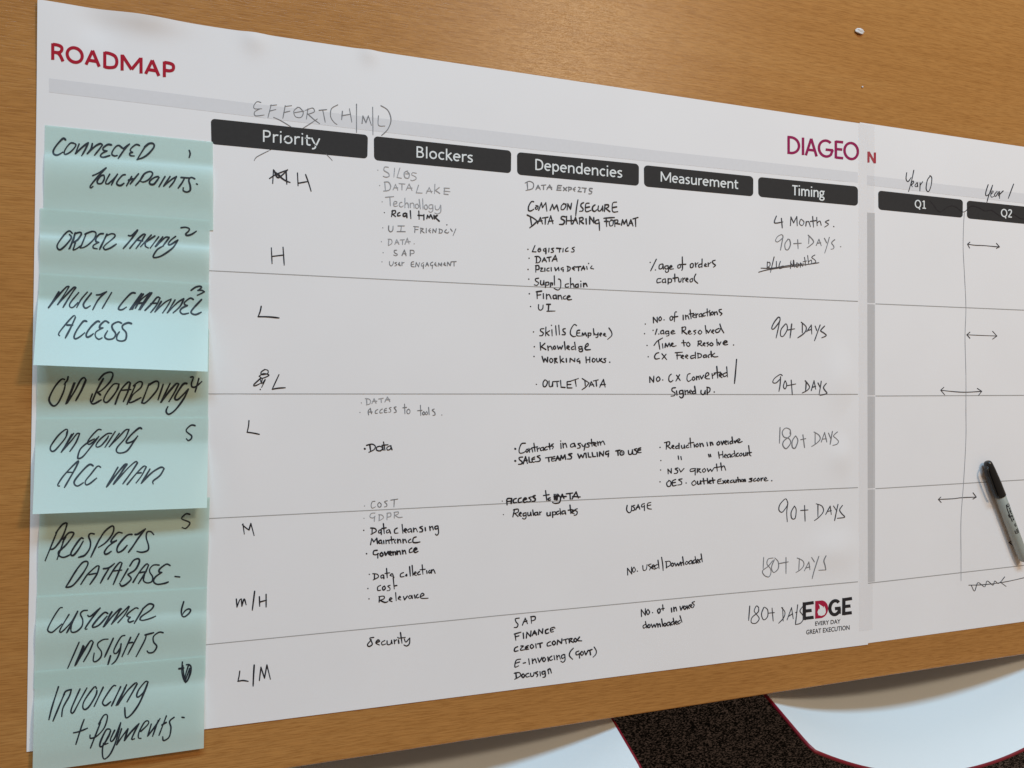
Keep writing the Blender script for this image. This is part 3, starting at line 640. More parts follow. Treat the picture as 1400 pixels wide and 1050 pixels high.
tr('k', 1.85, cD, 'WORKING HOURS', '280,470 / 358,470 375,525 / 375,525 385,490 / 385,490 410,525 / 410,525 412,478 / 440,490 430,510 445,530 462,510 450,490 / 478,490 480,535 / 475,492 500,490 485,510 505,530 / 530,468 535,530 / 560,490 538,510 / 538,510 568,525 / 590,490 592,525 / 625,525 628,488 / 628,488 670,520 / 670,520 672,490 / 710,492 692,505 700,520 718,512 / 718,512 720,535 / 778,475 782,530 / 815,478 815,525 / 780,505 815,500 / 845,490 838,515 855,525 868,500 850,488 / 880,490 885,520 902,520 908,490 / 930,490 915,510 938,522 / 968,490 948,495 965,510 962,528 940,528 / 1005,525')
tr('k', 1.6, cD, 'OUTLET DATA', '303,737 / 385,695 368,720 372,758 395,755 410,715 390,695 / 425,705 428,755 452,755 460,712 / 460,712 460,758 / 465,712 520,708 / 500,710 505,760 / 535,700 540,765 / 540,765 580,768 / 598,712 598,772 / 598,772 645,772 / 600,712 635,708 / 600,740 635,738 / 635,705 705,682 / 675,695 685,755 / 742,682 790,712 808,725 / 808,725 780,760 742,788 / 768,700 772,750 / 810,760 830,712 / 830,712 855,758 / 818,745 850,740 / 850,705 895,695 / 875,702 880,755 / 910,765 945,690 / 945,690 962,762 / 915,742 965,738')
cJ = (680, 580, 6.3636)
tr('k', 1.7, cJ, 'Contracts in a system', '@3.0 155,213 / 245,165 210,170 190,220 195,250 225,248 245,235 / 260,215 248,230 258,245 268,228 260,215 / 275,210 280,242 / 280,225 298,210 308,240 / 318,165 328,235 / 300,205 350,195 / 345,205 350,235 / 350,218 365,205 / 395,200 375,210 380,230 398,222 / 400,200 405,228 / 430,195 412,208 418,225 435,218 / 452,165 458,218 / 440,195 480,188 / 488,170 470,180 488,195 480,212 / 552,165 555,210 / 550,145 / 570,165 575,205 / 575,180 592,165 605,200 / 665,165 640,175 640,198 668,190 672,165 / 670,170 680,195 / 725,165 700,170 720,188 718,205 698,208 / 735,175 748,195 765,170 / 768,170 755,225 / 800,160 780,168 798,182 795,198 775,198 / 818,130 825,190 / 805,165 840,158 / 838,178 860,168 848,158 838,178 862,190 / 870,150 878,182 / 878,165 892,150 900,180 / 900,165 918,145 935,175')
tr('k', 1.85, cJ, 'SALES TEAMS WILLING TO USE', '@3.0 155,318 / 220,285 190,290 195,310 215,325 210,345 185,348 / 225,345 245,280 / 245,280 262,340 / 230,318 262,312 / 275,285 278,330 / 278,330 300,330 / 325,285 300,300 310,330 330,325 / 302,308 325,302 / 370,272 345,280 372,298 368,320 340,325 / 420,292 470,285 / 445,290 450,325 / 500,280 475,290 475,320 505,315 / 475,302 500,298 / 508,318 525,275 / 525,275 540,312 / 512,300 540,295 / 550,312 555,270 / 555,270 570,300 / 570,300 588,265 / 588,265 595,305 / 650,255 620,262 645,280 640,300 612,302 / 700,258 715,295 / 715,295 728,265 / 728,265 745,290 / 745,290 758,252 / 770,250 775,290 / 790,248 795,285 / 795,285 815,285 / 825,245 832,282 / 832,282 855,280 / 868,245 872,280 / 890,278 890,240 / 890,240 922,275 / 922,275 925,235 / 970,232 945,240 945,262 968,255 / 968,250 965,282 / 1030,232 1068,225 / 1048,230 1052,270 / 1085,230 1068,245 1075,268 1100,260 1098,235 1080,228 / 1085,248 / 1140,228 1145,260 1168,258 1175,222 / 1175,222 1180,258 / 1212,212 1190,220 1212,235 1210,258 1185,262 / 1248,205 1225,215 1225,245 1250,245 / 1222,228 1248,222')
tr('k', 2.0, cJ, 'Access to DATA with a scribble', '@1.3 42,668 / 85,700 85,650 125,645 / 125,645 120,690 / 88,672 125,668 / 165,645 142,655 142,682 168,680 / 208,640 185,650 185,680 212,675 / 228,660 255,650 242,640 225,660 235,680 258,672 / 295,632 272,640 292,655 285,672 265,675 / 330,620 308,630 330,648 325,668 302,670 / 420,578 430,660 / 402,620 450,612 / 460,640 442,648 448,662 462,658 / 495,610 498,655 / 510,610 512,660 / 525,608 522,655 / 492,630 530,628 / 495,650 528,612 / 530,612 550,640 540,680 500,688 482,680 / 548,652 565,608 / 565,608 580,645 / 552,630 600,628 / 600,605 655,598 / 632,602 635,650 / 650,650 685,588 / 685,588 705,640 / 655,628 720,632')
tr('k', 1.75, cJ, 'Regular updates', '@1.3 52,785 / 150,740 135,805 / 140,745 180,738 180,765 148,775 / 152,775 180,802 / 188,785 210,775 200,765 188,788 208,800 / 245,770 225,778 228,798 248,790 / 250,770 250,810 235,825 220,818 / 265,768 268,795 285,790 290,765 / 290,765 295,795 / 308,745 315,792 / 345,765 325,772 330,792 348,785 / 350,765 355,790 / 368,762 370,788 / 370,772 382,762 / 432,768 435,795 455,792 460,765 / 460,765 462,795 / 480,762 482,810 / 480,765 505,762 505,785 482,788 / 535,755 515,765 520,785 540,775 / 545,735 552,785 / 580,752 562,762 568,782 585,772 / 588,752 595,782 / 632,702 640,775 / 616,748 650,742 / 650,765 668,755 658,745 648,768 668,778 / 695,735 672,745 695,760 690,785 670,792')
cL = (680, 740, 4.6667)
tr('k', 1.6, cL, None, '140,490 115,495 120,515 132,530 125,548 108,550 / 160,535 178,490 / 178,490 192,525 / 166,515 190,508 / 215,480 218,522 / 212,482 240,480 240,500 218,508')
tr('k', 1.75, cL, 'FINANCE', '112,590 118,630 / 108,592 150,580 / 115,610 138,603 / 165,585 168,620 / 185,618 188,580 / 188,580 212,608 / 212,608 215,572 / 222,602 238,570 / 238,570 250,598 / 228,590 250,585 / 262,595 265,562 / 265,562 288,588 / 288,588 290,558 / 325,560 308,568 310,588 328,584 / 362,548 340,556 342,578 358,576 / 340,568 356,562 / 366,553')
tr('k', 1.75, cL, 'CREDIT CONTROL', '130,672 112,682 110,702 132,698 / 150,668 168,668 152,682 148,695 172,692 / 198,665 180,675 182,690 200,688 / 180,682 195,678 / 218,658 210,670 218,684 232,672 222,658 / 245,655 248,680 / 255,655 288,648 / 272,652 275,678 / 338,640 320,650 320,668 342,664 / 362,635 350,648 360,662 372,648 362,635 / 382,660 385,630 / 385,630 410,652 / 410,652 412,622 / 420,630 450,622 / 435,626 440,652 / 458,622 460,648 / 455,624 478,620 465,635 / 465,635 485,645 / 498,618 488,630 498,642 508,630 498,618 / 525,610 512,632 538,635')
tr('k', 1.7, cL, 'E-Invoicing (Govt)', '148,752 120,760 112,802 135,795 / 118,778 142,770 / 165,778 180,774 / 200,750 205,785 / 222,750 226,780 / 226,765 240,750 250,775 / 258,745 268,772 / 268,772 285,740 / 298,740 288,755 298,768 308,752 298,740 / 322,738 326,765 / 348,732 332,745 338,760 352,755 / 362,730 366,755 / 378,728 382,755 / 382,740 394,727 402,750 / 425,722 410,730 414,748 428,740 / 430,722 432,758 418,772 406,765 / 485,682 465,705 460,730 480,752 / 520,700 502,708 505,725 522,720 / 522,715 525,745 / 540,702 530,715 540,728 550,714 540,702 / 555,700 565,725 / 565,725 580,695 / 575,700 605,690 / 590,695 595,725 / 618,675 632,700 628,722 612,738')
tr('k', 1.7, cL, None, '118,838 122,875 / 108,842 140,838 148,858 112,880 / 165,845 155,858 165,870 174,856 165,845 / 200,842 182,850 186,866 204,862 / 212,842 215,862 230,858 234,838 / 258,832 240,840 258,850 252,864 / 272,832 275,858 / 300,828 285,835 290,850 302,842 / 304,828 306,862 292,868 / 322,818 328,845 / 322,825 335,812 345,840')
# measurement column
cE = (860, 330, 7)
tr('k', 1.6, cE, '%age of orders', '202,200 / 262,170 235,225 208,280 / 252,272 / 320,215 292,225 290,262 318,255 325,218 / 325,218 330,265 / 372,232 345,238 348,262 372,258 375,232 / 375,240 378,285 355,296 348,280 / 388,250 412,242 402,230 388,248 395,265 425,262 / 488,220 468,230 470,255 490,250 495,225 488,220 / 510,148 512,260 505,275 / 490,222 545,218 / 605,210 588,220 590,250 612,245 615,215 605,210 / 635,205 640,245 / 640,222 660,205 / 694,215 668,225 672,248 696,238 / 700,168 699,246 / 722,232 742,222 730,212 722,235 745,240 / 758,205 760,238 / 760,220 785,200 / 825,180 800,188 805,210 828,228 810,245')
tr('k', 1.65, cE, 'captured', '305,355 272,360 270,395 305,388 / 345,358 320,368 325,395 345,388 / 348,358 352,395 / 375,355 375,408 / 375,358 405,360 405,388 378,395 / 438,312 440,385 / 420,352 470,345 / 475,355 478,385 495,385 500,358 / 515,350 517,390 / 517,365 535,350 / 545,372 565,362 555,350 542,372 565,388 / 605,355 585,365 588,388 608,380 608,355 / 640,312 625,345 630,375 658,400')
tr('k', 1.6, cE, 'NO. of interactions', '155,790 / 235,780 232,725 / 232,725 272,775 / 272,775 270,725 / 300,720 285,740 295,760 312,742 302,720 / 335,750 / 408,715 392,728 398,755 418,745 415,718 / 455,675 440,680 435,765 / 420,725 468,718 / 518,705 520,750 / 540,705 545,745 / 545,720 560,708 575,742 / 585,655 595,738 / 575,695 620,688 / 610,715 630,705 618,695 608,720 632,730 / 640,690 645,728 / 645,705 660,692 / 690,690 672,700 675,722 692,715 / 694,690 700,722 / 725,685 708,695 712,715 730,710 / 748,645 752,712 / 735,680 770,672 / 775,680 778,710 / 772,660 / 800,672 785,685 795,705 808,690 800,672 / 815,675 820,705 / 820,685 838,672 848,700 / 885,650 862,655 868,675 890,690 875,708')
tr('k', 1.65, cE, '%age Resolved', '148,882 / 268,838 252,890 / 230,850 / 285,885 / 325,850 305,860 308,885 328,878 / 330,852 335,885 / 375,858 352,862 355,885 378,878 / 380,858 382,898 362,905 / 405,870 435,862 420,850 402,870 412,885 440,880 / 510,820 508,880 / 505,825 540,818 540,845 512,855 / 515,858 555,888 / 565,870 590,865 578,852 565,870 580,888 600,882 / 640,850 618,858 640,875 625,890 / 680,850 662,868 680,888 698,868 682,850 / 730,805 740,880 / 745,850 760,875 / 760,875 780,845 / 790,868 815,855 805,845 790,865 810,880 / 862,832 830,848 836,872 862,864 876,835 / 870,790 885,835 908,875')
tr('k', 1.65, cE, 'Time to Resolve', '172,995 / 240,995 270,955 320,925 / 282,950 295,1030 / 320,980 325,1020 / 345,1015 350,975 / 350,975 368,1008 / 368,1008 385,972 / 385,972 395,1005 / 405,990 425,980 412,972 402,992 425,1005 450,998 / 520,945 528,1000 / 505,970 545,968 / 565,965 550,985 568,1005 585,988 570,965 / 665,955 660,1000 / 660,955 690,952 690,972 665,980 / 668,980 700,1000 / 708,985 730,978 720,968 708,988 728,1000 / 760,965 742,972 762,985 750,1002 / 790,968 772,985 790,1000 805,985 790,968 / 840,935 845,995 / 855,965 865,990 / 865,990 880,962 / 900,975 940,962 920,950 900,975 920,990 945,985 / 1000,990')
cF = (860, 410, 7)
tr('k', 1.65, cF, 'CX Feedback', '183,543 / 285,505 262,512 245,540 255,565 290,560 / 315,515 360,570 / 355,520 318,565 / 460,505 462,565 / 442,505 510,500 / 455,530 495,528 / 500,545 525,538 512,528 498,548 522,562 / 540,545 565,535 552,525 538,545 562,560 / 625,530 592,538 596,560 630,550 / 635,500 637,558 / 660,510 662,555 / 655,510 690,520 690,545 660,555 / 730,525 712,535 718,552 735,545 / 738,525 742,550 / 775,520 755,535 765,550 / 785,490 790,545 / 820,510 792,530 / 792,530 815,545 850,542')
tr('k', 1.65, cF, 'NO. CX Converted', '200,790 198,735 / 198,735 235,788 / 235,788 238,730 / 280,735 262,755 275,780 298,760 285,735 / 322,765 / 405,710 385,730 382,770 400,785 420,770 / 455,720 490,770 / 485,715 450,775 / 585,705 562,715 555,760 570,780 595,765 / 620,735 605,750 615,770 632,755 620,735 / 645,730 648,765 / 648,745 665,730 672,760 / 680,725 695,755 / 695,755 715,720 / 725,740 765,715 755,695 735,710 735,750 770,755 / 795,705 800,750 / 800,725 825,708 / 840,635 850,745 / 815,700 875,690 / 865,725 890,715 878,700 865,725 890,742 / 934,695 902,710 910,735 938,720 / 935,640 943,735 / 1030,568 1020,690 1010,798')
tr('k', 1.8, cF, 'signed up', '445,840 415,845 412,870 440,890 435,915 405,920 / 455,870 460,910 / 510,865 485,872 488,900 512,892 / 515,865 520,920 500,938 485,925 / 535,865 540,905 / 540,880 560,865 565,900 / 575,885 600,875 588,862 575,885 600,898 / 635,870 610,878 615,900 632,892 / 628,825 640,895 / 690,865 690,895 715,905 730,868 / 730,868 730,900 / 748,850 750,905 / 745,835 775,845 770,880 750,885 / 815,880')
cK = (850, 580, 6.3636)
tr('k', 1.75, cK, 'Reduction in overdue', '333,200 / 392,155 388,215 / 372,160 415,152 415,178 395,188 / 398,190 425,212 / 435,200 455,192 445,182 435,202 455,212 / 494,186 470,195 475,212 496,204 / 499,165 500,212 / 520,185 525,208 540,205 545,180 / 545,180 550,208 / 580,180 562,190 568,205 585,200 / 595,120 602,200 / 582,165 625,158 / 630,172 635,198 / 658,170 645,182 655,198 668,185 660,168 / 680,165 685,195 / 685,178 700,165 712,192 / 742,158 748,188 / 770,155 775,185 / 775,168 785,155 795,180 / 845,150 828,165 838,182 855,165 845,148 / 865,148 875,178 / 875,178 888,145 / 898,162 915,152 905,142 895,165 912,175 / 925,145 928,172 / 960,145 942,155 948,172 962,162 / 960,110 968,165 / 980,145 988,162 / 988,162 1000,138 / 1010,150 1030,135 1020,125 1005,142 1018,160 1048,150')
tr('k', 1.5, cK, 'Headcount', '842,240 850,295 / 878,235 882,290 / 848,268 880,262 / 892,280 912,270 902,260 890,282 910,292 / 940,258 920,270 925,290 942,280 / 944,260 950,288 / 975,255 958,265 962,285 978,275 / 980,230 988,282 / 1015,250 998,262 1002,280 1020,275 / 1040,250 1025,262 1035,278 1048,262 1040,250 / 1060,250 1062,275 1078,270 1080,245 / 1080,245 1084,272 / 1092,245 1096,270 / 1096,258 1108,245 1114,268 / 1105,185 1115,262 1125,275 / 1095,250 1130,245')
tr('k', 1.5, cK, 'a ditto mark', '340,315 / 492,275 496,305 / 515,280 520,308')
tr('k', 1.5, cK, 'a ditto mark', '755,260 762,285 / 770,260 776,283')
tr('k', 1.6, cK, 'NSV growth', '338,397 / 405,430 402,390 / 402,390 432,425 / 432,425 432,385 / 490,380 465,388 488,405 480,425 458,428 / 500,388 515,415 / 515,415 542,385 / 635,385 600,390 598,410 630,405 645,385 / 640,395 640,440 / 660,385 658,420 / 658,390 685,388 665,405 / 665,405 690,420 / 720,385 702,400 715,418 732,400 720,385 / 745,385 755,412 / 755,412 772,390 / 772,390 785,410 / 785,410 800,385 / 825,345 832,405 / 805,378 855,370 / 862,335 870,400 / 870,375 890,362 905,398')
tr('k', 1.7, cK, 'OES. Outlet Execution score', '333,500 / 415,490 392,510 400,540 425,535 428,500 410,488 / 470,480 442,495 445,535 475,530 / 440,510 468,505 / 525,475 495,482 520,500 520,522 490,528 / 560,510 / 632,490 610,510 622,532 648,515 635,490 / 660,495 662,520 680,518 685,490 / 685,490 690,520 / 710,470 718,520 / 695,495 735,490 / 745,470 750,515 / 760,505 778,495 768,487 758,508 778,515 / 790,465 798,512 / 778,490 812,485 / 865,475 838,485 838,515 868,515 / 838,498 862,493 / 880,490 905,512 / 902,488 880,515 / 915,500 932,492 922,484 912,502 932,510 / 962,485 945,495 950,508 965,503 / 975,485 978,505 992,502 995,482 / 995,482 998,504 / 1010,460 1016,502 / 1000,485 1030,480 / 1030,482 1033,500 / 1048,480 1038,492 1048,500 1058,488 1048,478 / 1062,480 1064,500 / 1064,488 1072,478 1078,498 / 1135,470 1112,475 1132,485 1128,498 1108,500 / 1165,470 1148,482 1152,496 1170,490 / 1192,470 1178,482 1188,495 1200,482 1190,468 / 1212,468 1215,492 / 1215,478 1230,466 / 1240,482 1262,472 1250,462 1238,482 1252,493 1272,488 / 1305,490')
tr('k', 1.6, cJ, 'USAGE', '1130,705 1125,745 1145,770 1165,755 1168,710 / 1195,705 1175,712 1195,730 1190,748 1170,752 / 1205,745 1225,698 / 1225,698 1240,738 / 1210,725 1238,720 / 1280,690 1258,698 1258,720 1280,712 / 1280,705 1280,750 / 1335,680 1308,690 1308,730 1340,738 / 1308,708 1335,702')
tr('k', 1.55, cL, 'NO. used/Downloaded', '832,215 830,172 / 830,172 858,208 / 858,208 856,165 / 872,165 862,180 870,198 882,182 872,165 / 893,190 / 928,155 932,185 950,180 955,150 / 980,145 962,152 978,165 972,182 / 985,168 1002,158 994,150 984,170 1005,178 / 1020,148 1005,158 1010,175 1022,168 / 1025,120 1032,172 / 1048,102 1055,145 1058,185 / 1078,135 1080,170 / 1072,130 1100,128 1105,150 1078,168 / 1118,138 1108,150 1118,160 1126,146 1118,138 / 1132,138 1140,158 / 1140,158 1150,140 / 1150,140 1158,156 / 1158,156 1168,132 / 1170,132 1174,155 / 1174,142 1184,132 1190,152 / 1182,98 1190,152 / 1208,128 1198,140 1208,148 1218,134 1208,128 / 1235,122 1222,132 1228,146 1238,138 / 1240,122 1244,144 / 1260,118 1248,128 1254,142 1264,132 / 1262,98 1270,140 / 1272,130 1285,122 1278,115 1270,130 1285,138 / 1300,112 1288,122 1294,134 / 1300,80 1308,130')
tr('k', 1.55, cL, 'NO. of invoices', '920,480 918,435 / 918,435 945,472 / 945,472 945,430 / 962,435 952,448 960,468 972,452 962,435 / 990,455 / 1035,428 1022,440 1030,460 1040,445 1034,428 / 1055,405 1058,440 / 1045,432 1065,428 / 1110,425 1113,452 / 1125,420 1128,448 / 1128,432 1138,420 1145,444 / 1165,415 1172,440 / 1172,440 1185,412 / 1195,412 1188,425 1197,435 1205,420 1195,412 / 1210,410 1214,432 / 1228,405 1218,418 1226,428 / 1232,418 1242,410 1236,402 1230,416 1244,424 / 1258,385 1242,392 1256,405 1250,422')
tr('k', 1.6, cL, 'downloaded', '945,530 930,540 934,555 948,546 / 945,512 954,552 / 968,530 958,542 968,552 976,538 968,530 / 982,528 990,550 / 990,550 1000,530 / 1000,530 1008,548 / 1008,548 1016,525 / 1022,525 1026,548 / 1026,535 1036,525 1042,545 / 1048,495 1056,542 / 1070,522 1060,532 1070,542 1078,528 1070,522 / 1095,515 1082,525 1088,540 1098,530 / 1100,515 1104,538 / 1120,512 1108,522 1114,535 1124,525 / 1122,490 1130,532 / 1136,522 1148,515 1140,508 1134,522 1148,530 / 1165,505 1152,515 1158,528 1168,518 / 1165,475 1178,515')
# the big words at the top and the priority letters
c = (270, 110, 4.6667)
hb(S1, P1, 'm', 1.2, *c, '''405,140 380,135 360,160 365,180 410,180 / 400,180 365,200 370,225 425,220 / 470,155 455,215 450,235 / 465,160 505,155 / 460,195 500,185
/ 560,160 545,240 / 560,165 600,160 / 550,205 590,195 / 640,170 615,195 625,230 660,235 675,205 655,175 640,170 / 620,205 680,195 / 705,180 695,245
/ 690,190 735,175 745,200 705,215 / 700,210 745,250 780,275 / 775,190 825,185 / 800,190 815,265 / 895,155 855,180 850,230 870,265 890,280
/ 925,195 920,250 / 920,225 975,215 / 970,180 985,265 / 1015,150 1015,330 / 1050,275 1055,225 / 1055,225 1075,270 / 1075,270 1090,225 / 1090,225 1110,285 / 1118,170 1120,345
/ 1155,225 1155,285 1195,290 / 1170,160 1215,190 1235,250 1215,310 1175,350''', 'grey handwriting reading EFFORT(H/M/L)')
for t in ('485,235 530,255 600,297', '765,245 720,275 675,303', '455,448 410,470 375,490 362,510', '820,470 840,488 860,510'):
    hb(S1, P1, 'm', 1.0, *c, t, 'thin grey pen stroke of the cross over the first heading', 'pen_line')
hb(S1, P1, 's', 1.2, *c, '600,300 700,372 815,465 / 672,306 600,350 520,412 462,443', 'thin pen cross over the dark heading bar', 'pen_line')
hb(S1, P1, 'k', 1.9, *c, '485,570 480,655 / 490,575 515,620 575,570 / 510,600 555,635 590,650 / 565,575 570,660 / 460,625 500,600 575,570 / 500,595 530,615 / 495,585 525,605', 'crossed-out black letter M')
hb(S1, P1, 'k', 1.8, *c, '638,590 642,670 / 645,655 700,645 / 690,600 708,650 725,705', 'black letter H')
hb(S1, P1, 'k', 1.8, 0, 0, 1, '371,339 372,360 / 372,350.5 388,348.5 / 387,338 388.6,362', 'black letter H')
hb(S1, P1, 'k', 1.8, 280, 400, 7, '540,130 530,180 510,230 / 510,230 610,232 710,242', 'black letter L')
hb(S1, P1, 'k', 1.6, 280, 400, 7, '710,785 680,850 645,925 / 645,925 700,915 770,910 / 575,735 540,760 545,785 600,775 605,745 575,735 / 520,800 560,775 615,790 550,820 525,800 / 540,815 470,880 480,892 530,870 / 530,820 545,870 580,830 545,905 / 550,830 540,865 / 530,925 532,928', 'black letter L beside a scribbled-out letter')
hb(S1, P1, 'k', 1.7, 280, 560, 3.8889, '235,58 232,90 225,120 / 225,120 255,124 290,131', 'black letter L')
hb(S1, P1, 'k', 1.8, 280, 560, 3.8889, '203,608 210,660 / 200,612 218,628 235,640 / 235,640 245,605 / 245,605 262,668', 'black letter M')
hb(S1, P1, 'k', 1.9, 300, 790, 4.6667, '108,135 112,185 / 112,185 130,140 140,135 / 140,135 143,180 / 143,180 158,135 170,170 / 225,85 210,205 / 255,120 257,180 / 255,155 300,142 / 298,105 298,185', 'black letters M/H')
hb(S1, P1, 'k', 1.8, 300, 790, 4.6667, '130,595 125,630 118,660 / 118,660 150,655 183,660 / 222,555 218,620 215,690 / 255,655 265,570 / 265,570 288,640 / 288,640 303,555 / 303,555 325,645', 'black letters L/M')
# timing column
c = (1030, 260, 8.0765)
hb(S1, P1, 'd', 1.5, *c, '''255,285 235,360 325,350 / 310,310 320,415 / 410,390 415,295 / 415,295 445,360 / 445,360 480,290 / 480,290 485,390
/ 520,325 510,370 540,390 560,350 530,320 / 580,395 585,345 / 585,355 610,345 630,400 / 655,290 665,405 / 630,345 690,335 / 700,300 705,390 / 705,360 735,340 750,385 / 835,330 795,350 830,375 790,405 / 886,400 890,402''', 'dark handwriting reading 4 Months')
hb(S1, P1, 'm', 1.25, *c, '''330,520 315,490 270,510 245,555 270,570 320,530 330,505 / 325,530 310,610 300,660 / 385,540 350,590 355,650 385,655 410,600 400,545 380,540
/ 445,590 530,585 / 490,545 495,645 / 605,495 650,540 665,575 630,610 595,635 / 615,510 612,590 / 695,610 725,540 / 725,540 750,610 / 705,585 745,580 / 785,530 810,580 / 840,520 815,610 790,690 / 900,545 865,580 890,620 885,645 860,650 / 963,622 967,624''', 'grey handwriting reading 90+ DAYS')
hb(S1, P1, 'd', 1.15, *c, '''155,790 152,870 / 160,800 180,795 185,830 160,850 / 165,845 195,875 / 230,735 190,905 / 255,785 255,860 / 300,785 285,830 290,865 335,850 330,835 295,845
/ 410,865 415,780 / 410,800 440,840 / 440,840 445,770 455,850 / 480,800 470,840 490,850 500,815 480,800 / 520,850 520,800 545,840 / 565,740 580,830 / 550,790 590,780 / 600,720 610,810 / 610,790 640,770 645,805 / 680,715 645,740 680,770 690,795 660,805
/ 85,860 200,860 400,830 560,812 / 60,905 130,885 240,865 400,845 560,825 725,800''', 'struck-through black handwriting')
c = (1030, 400, 6.5647)
hb(S1, P1, 'd', 1.45, *c, '''240,230 225,220 185,270 165,320 185,325 235,260 240,230 / 240,240 222,330 205,405 / 290,280 250,330 245,385 270,390 305,330 300,285 290,280 / 310,335 370,325 / 345,280 330,405
/ 430,265 475,310 460,360 400,405 / 440,275 440,360 / 480,350 520,290 / 520,290 525,370 / 490,340 520,330 / 555,300 570,340 / 600,290 575,360 550,430 / 640,300 605,340 630,360 655,385 615,405''', 'dark handwriting reading 90+ DAYS')
hb(S1, P1, 'd', 1.45, *c, '''260,745 240,735 190,770 175,805 205,810 245,770 / 245,755 240,830 230,885 / 285,790 270,840 285,865 300,830 290,795 285,790 / 305,835 380,820 / 340,785 350,915
/ 465,790 490,820 505,850 480,880 440,900 / 475,800 470,880 / 520,880 545,790 / 545,790 560,865 / 530,850 560,840 / 580,810 600,850 / 610,795 600,860 590,915 / 655,815 630,850 645,880 660,905 600,922''', 'dark handwriting reading 90+ DAYS')
c = (1030, 560, 6.5647)
hb(S1, P1, 'm', 1.3, *c, '''240,160 235,300 / 330,215 330,180 290,165 260,200 275,245 320,260 335,300 295,350 265,320 275,280 330,235 335,200 / 380,235 350,280 350,335 375,345 400,280 385,240
/ 425,270 470,260 / 445,225 460,340 / 545,200 590,230 600,265 570,300 525,330 / 555,205 555,310 / 610,290 640,205 / 640,205 660,290 / 620,265 655,260 / 675,210 695,260 / 710,195 690,310 / 755,200 720,235 745,260 765,285 750,310 715,320''', 'grey handwriting reading 180+ DAYS')
hb(S1, P1, 'd', 1.35, *c, '''310,840 290,800 240,850 230,900 260,920 305,860 310,830 / 310,840 300,920 305,1005 / 370,865 340,920 345,975 375,975 385,900 370,865 / 425,905 490,900 / 460,860 465,1000
/ 565,845 615,865 630,910 595,960 550,995 / 580,850 580,960 / 650,940 690,865 / 690,865 700,940 / 665,915 700,905 / 720,865 750,910 / 760,850 745,920 730,995 / 800,860 775,900 795,935 820,965 755,975''', 'dark handwriting reading 90+ DAYS')
c = (1000, 730, 6.56)
hb(S1, P1, 'm', 1.15, *c, '''290,210 285,310 / 375,215 330,225 320,270 350,310 355,350 335,385 295,370 280,330 330,290 370,240 / 385,230 360,300 380,345 420,310 420,250 390,215
/ 430,265 510,250 / 490,210 490,355 / 590,215 640,240 650,280 620,320 580,345 / 610,220 605,325 / 655,330 695,250 / 695,250 705,320 / 665,305 705,295 / 720,210 745,250 / 785,200 765,260 740,340 725,400 / 850,195 830,240 840,280 848,322 / 848,322 785,325''', 'grey handwriting reading 180+ DAYS')
hb(S1, P1, 'd', 1.25, *c, '''165,645 155,775 / 245,660 225,645 205,690 225,720 250,760 220,800 180,795 185,750 240,700 245,665 / 290,660 270,720 290,770 325,740 325,680 295,655 290,660 / 335,710 385,705 / 365,665 375,780
/ 450,660 480,700 470,750 425,800 / 460,660 465,780 / 500,770 540,660 / 540,660 555,760 / 510,740 550,715 / 575,705 590,700 / 595,635 585,720 575,810 / 640,650 615,690 635,720 650,755 620,800 575,812''', 'dark handwriting reading 180+ DAYS')
# second sheet: years, pencil line, arrows
c = (1160, 140, 5.8333)
hb(S2, P2, 'k', 1.25, *c, '465,560 460,610 475,632 500,600 / 522,540 505,620 480,710 / 500,660 520,640 515,625 500,650 510,672 / 545,640 530,665 545,672 552,640 / 550,645 553,672 / 572,640 570,705 / 572,662 592,632 / 655,585 630,620 620,690 640,710 660,660 665,600 650,583', 'black handwriting reading Year 0')
hb(S2, P2, 'k', 1.2, *c, '1115,655 1095,720 1100,745 1130,720 1150,660 / 1150,660 1120,740 1105,795 / 1135,735 1155,715 1150,705 1135,730 1140,755 1160,750 / 1185,710 1165,735 1175,750 1195,715 / 1195,712 1196,745 / 1205,710 1205,765 / 1205,735 1235,705 / 1318,650 1275,765', 'black handwriting reading Year 1')
hb(S2, P2, 'k', 1.1, *c, '650,785 680,820 710,860 740,872 780,840 820,825 860,835 905,870 930,870 960,840 990,825 1040,840 1090,865 1140,860 1180,885 1215,910 / 1310,890 1340,905 1370,925 1420,930', 'wavy black pen line across the heading bars', 'pen_line')
hb(S2, P2, 'g', 0.75, 0, 0, 1, '1318.6,291 1317.4,310 1317,341 1319,381 1320.7,422 1319.5,462 1320.7,512 1320.7,560 1320.7,600 1317.7,657 1314,710 1314,760 1314,794', 'faint upright pencil line', 'pen_line')
for t in ('518,100 560,106 610,108 698,116 / 530,88 516,100 / 516,100 528,122 / 682,95 700,116 / 700,116 682,124', '512,620 600,624 685,627 / 530,605 512,620 / 512,620 530,640 / 660,600 685,627 / 685,627 660,645',
          '362,938 420,945 500,950 598,945 / 380,922 362,938 / 362,938 385,965 / 572,928 598,945 / 598,945 580,967'):
    hb(S2, P2, 'd', 1.1, 1200, 310, 4.2, t, None, 'drawn_arrow')
hb(S2, P2, 'd', 1.15, 1200, 600, 4.375, '363,362 450,358 500,352 590,348 / 378,348 363,362 / 363,362 380,380 / 570,322 590,348 / 590,348 570,360', None, 'drawn_arrow')
hb(S2, P2, 'd', 1.0, 1200, 600, 4.375, '545,875 620,873 700,865 800,848 960,810 / 760,825 735,858 / 735,858 768,882 / 560,875 580,910 600,860 640,885 655,850 690,875 700,850 720,865 735,855', 'scribbled-over drawn arrow', 'drawn_arrow')
hb(S2, P2, 'd', 1.2, 1200, 600, 4.375, '808,605 785,620 / 785,620 818,642 / 808,605 830,632', None, 'drawn_arrow')

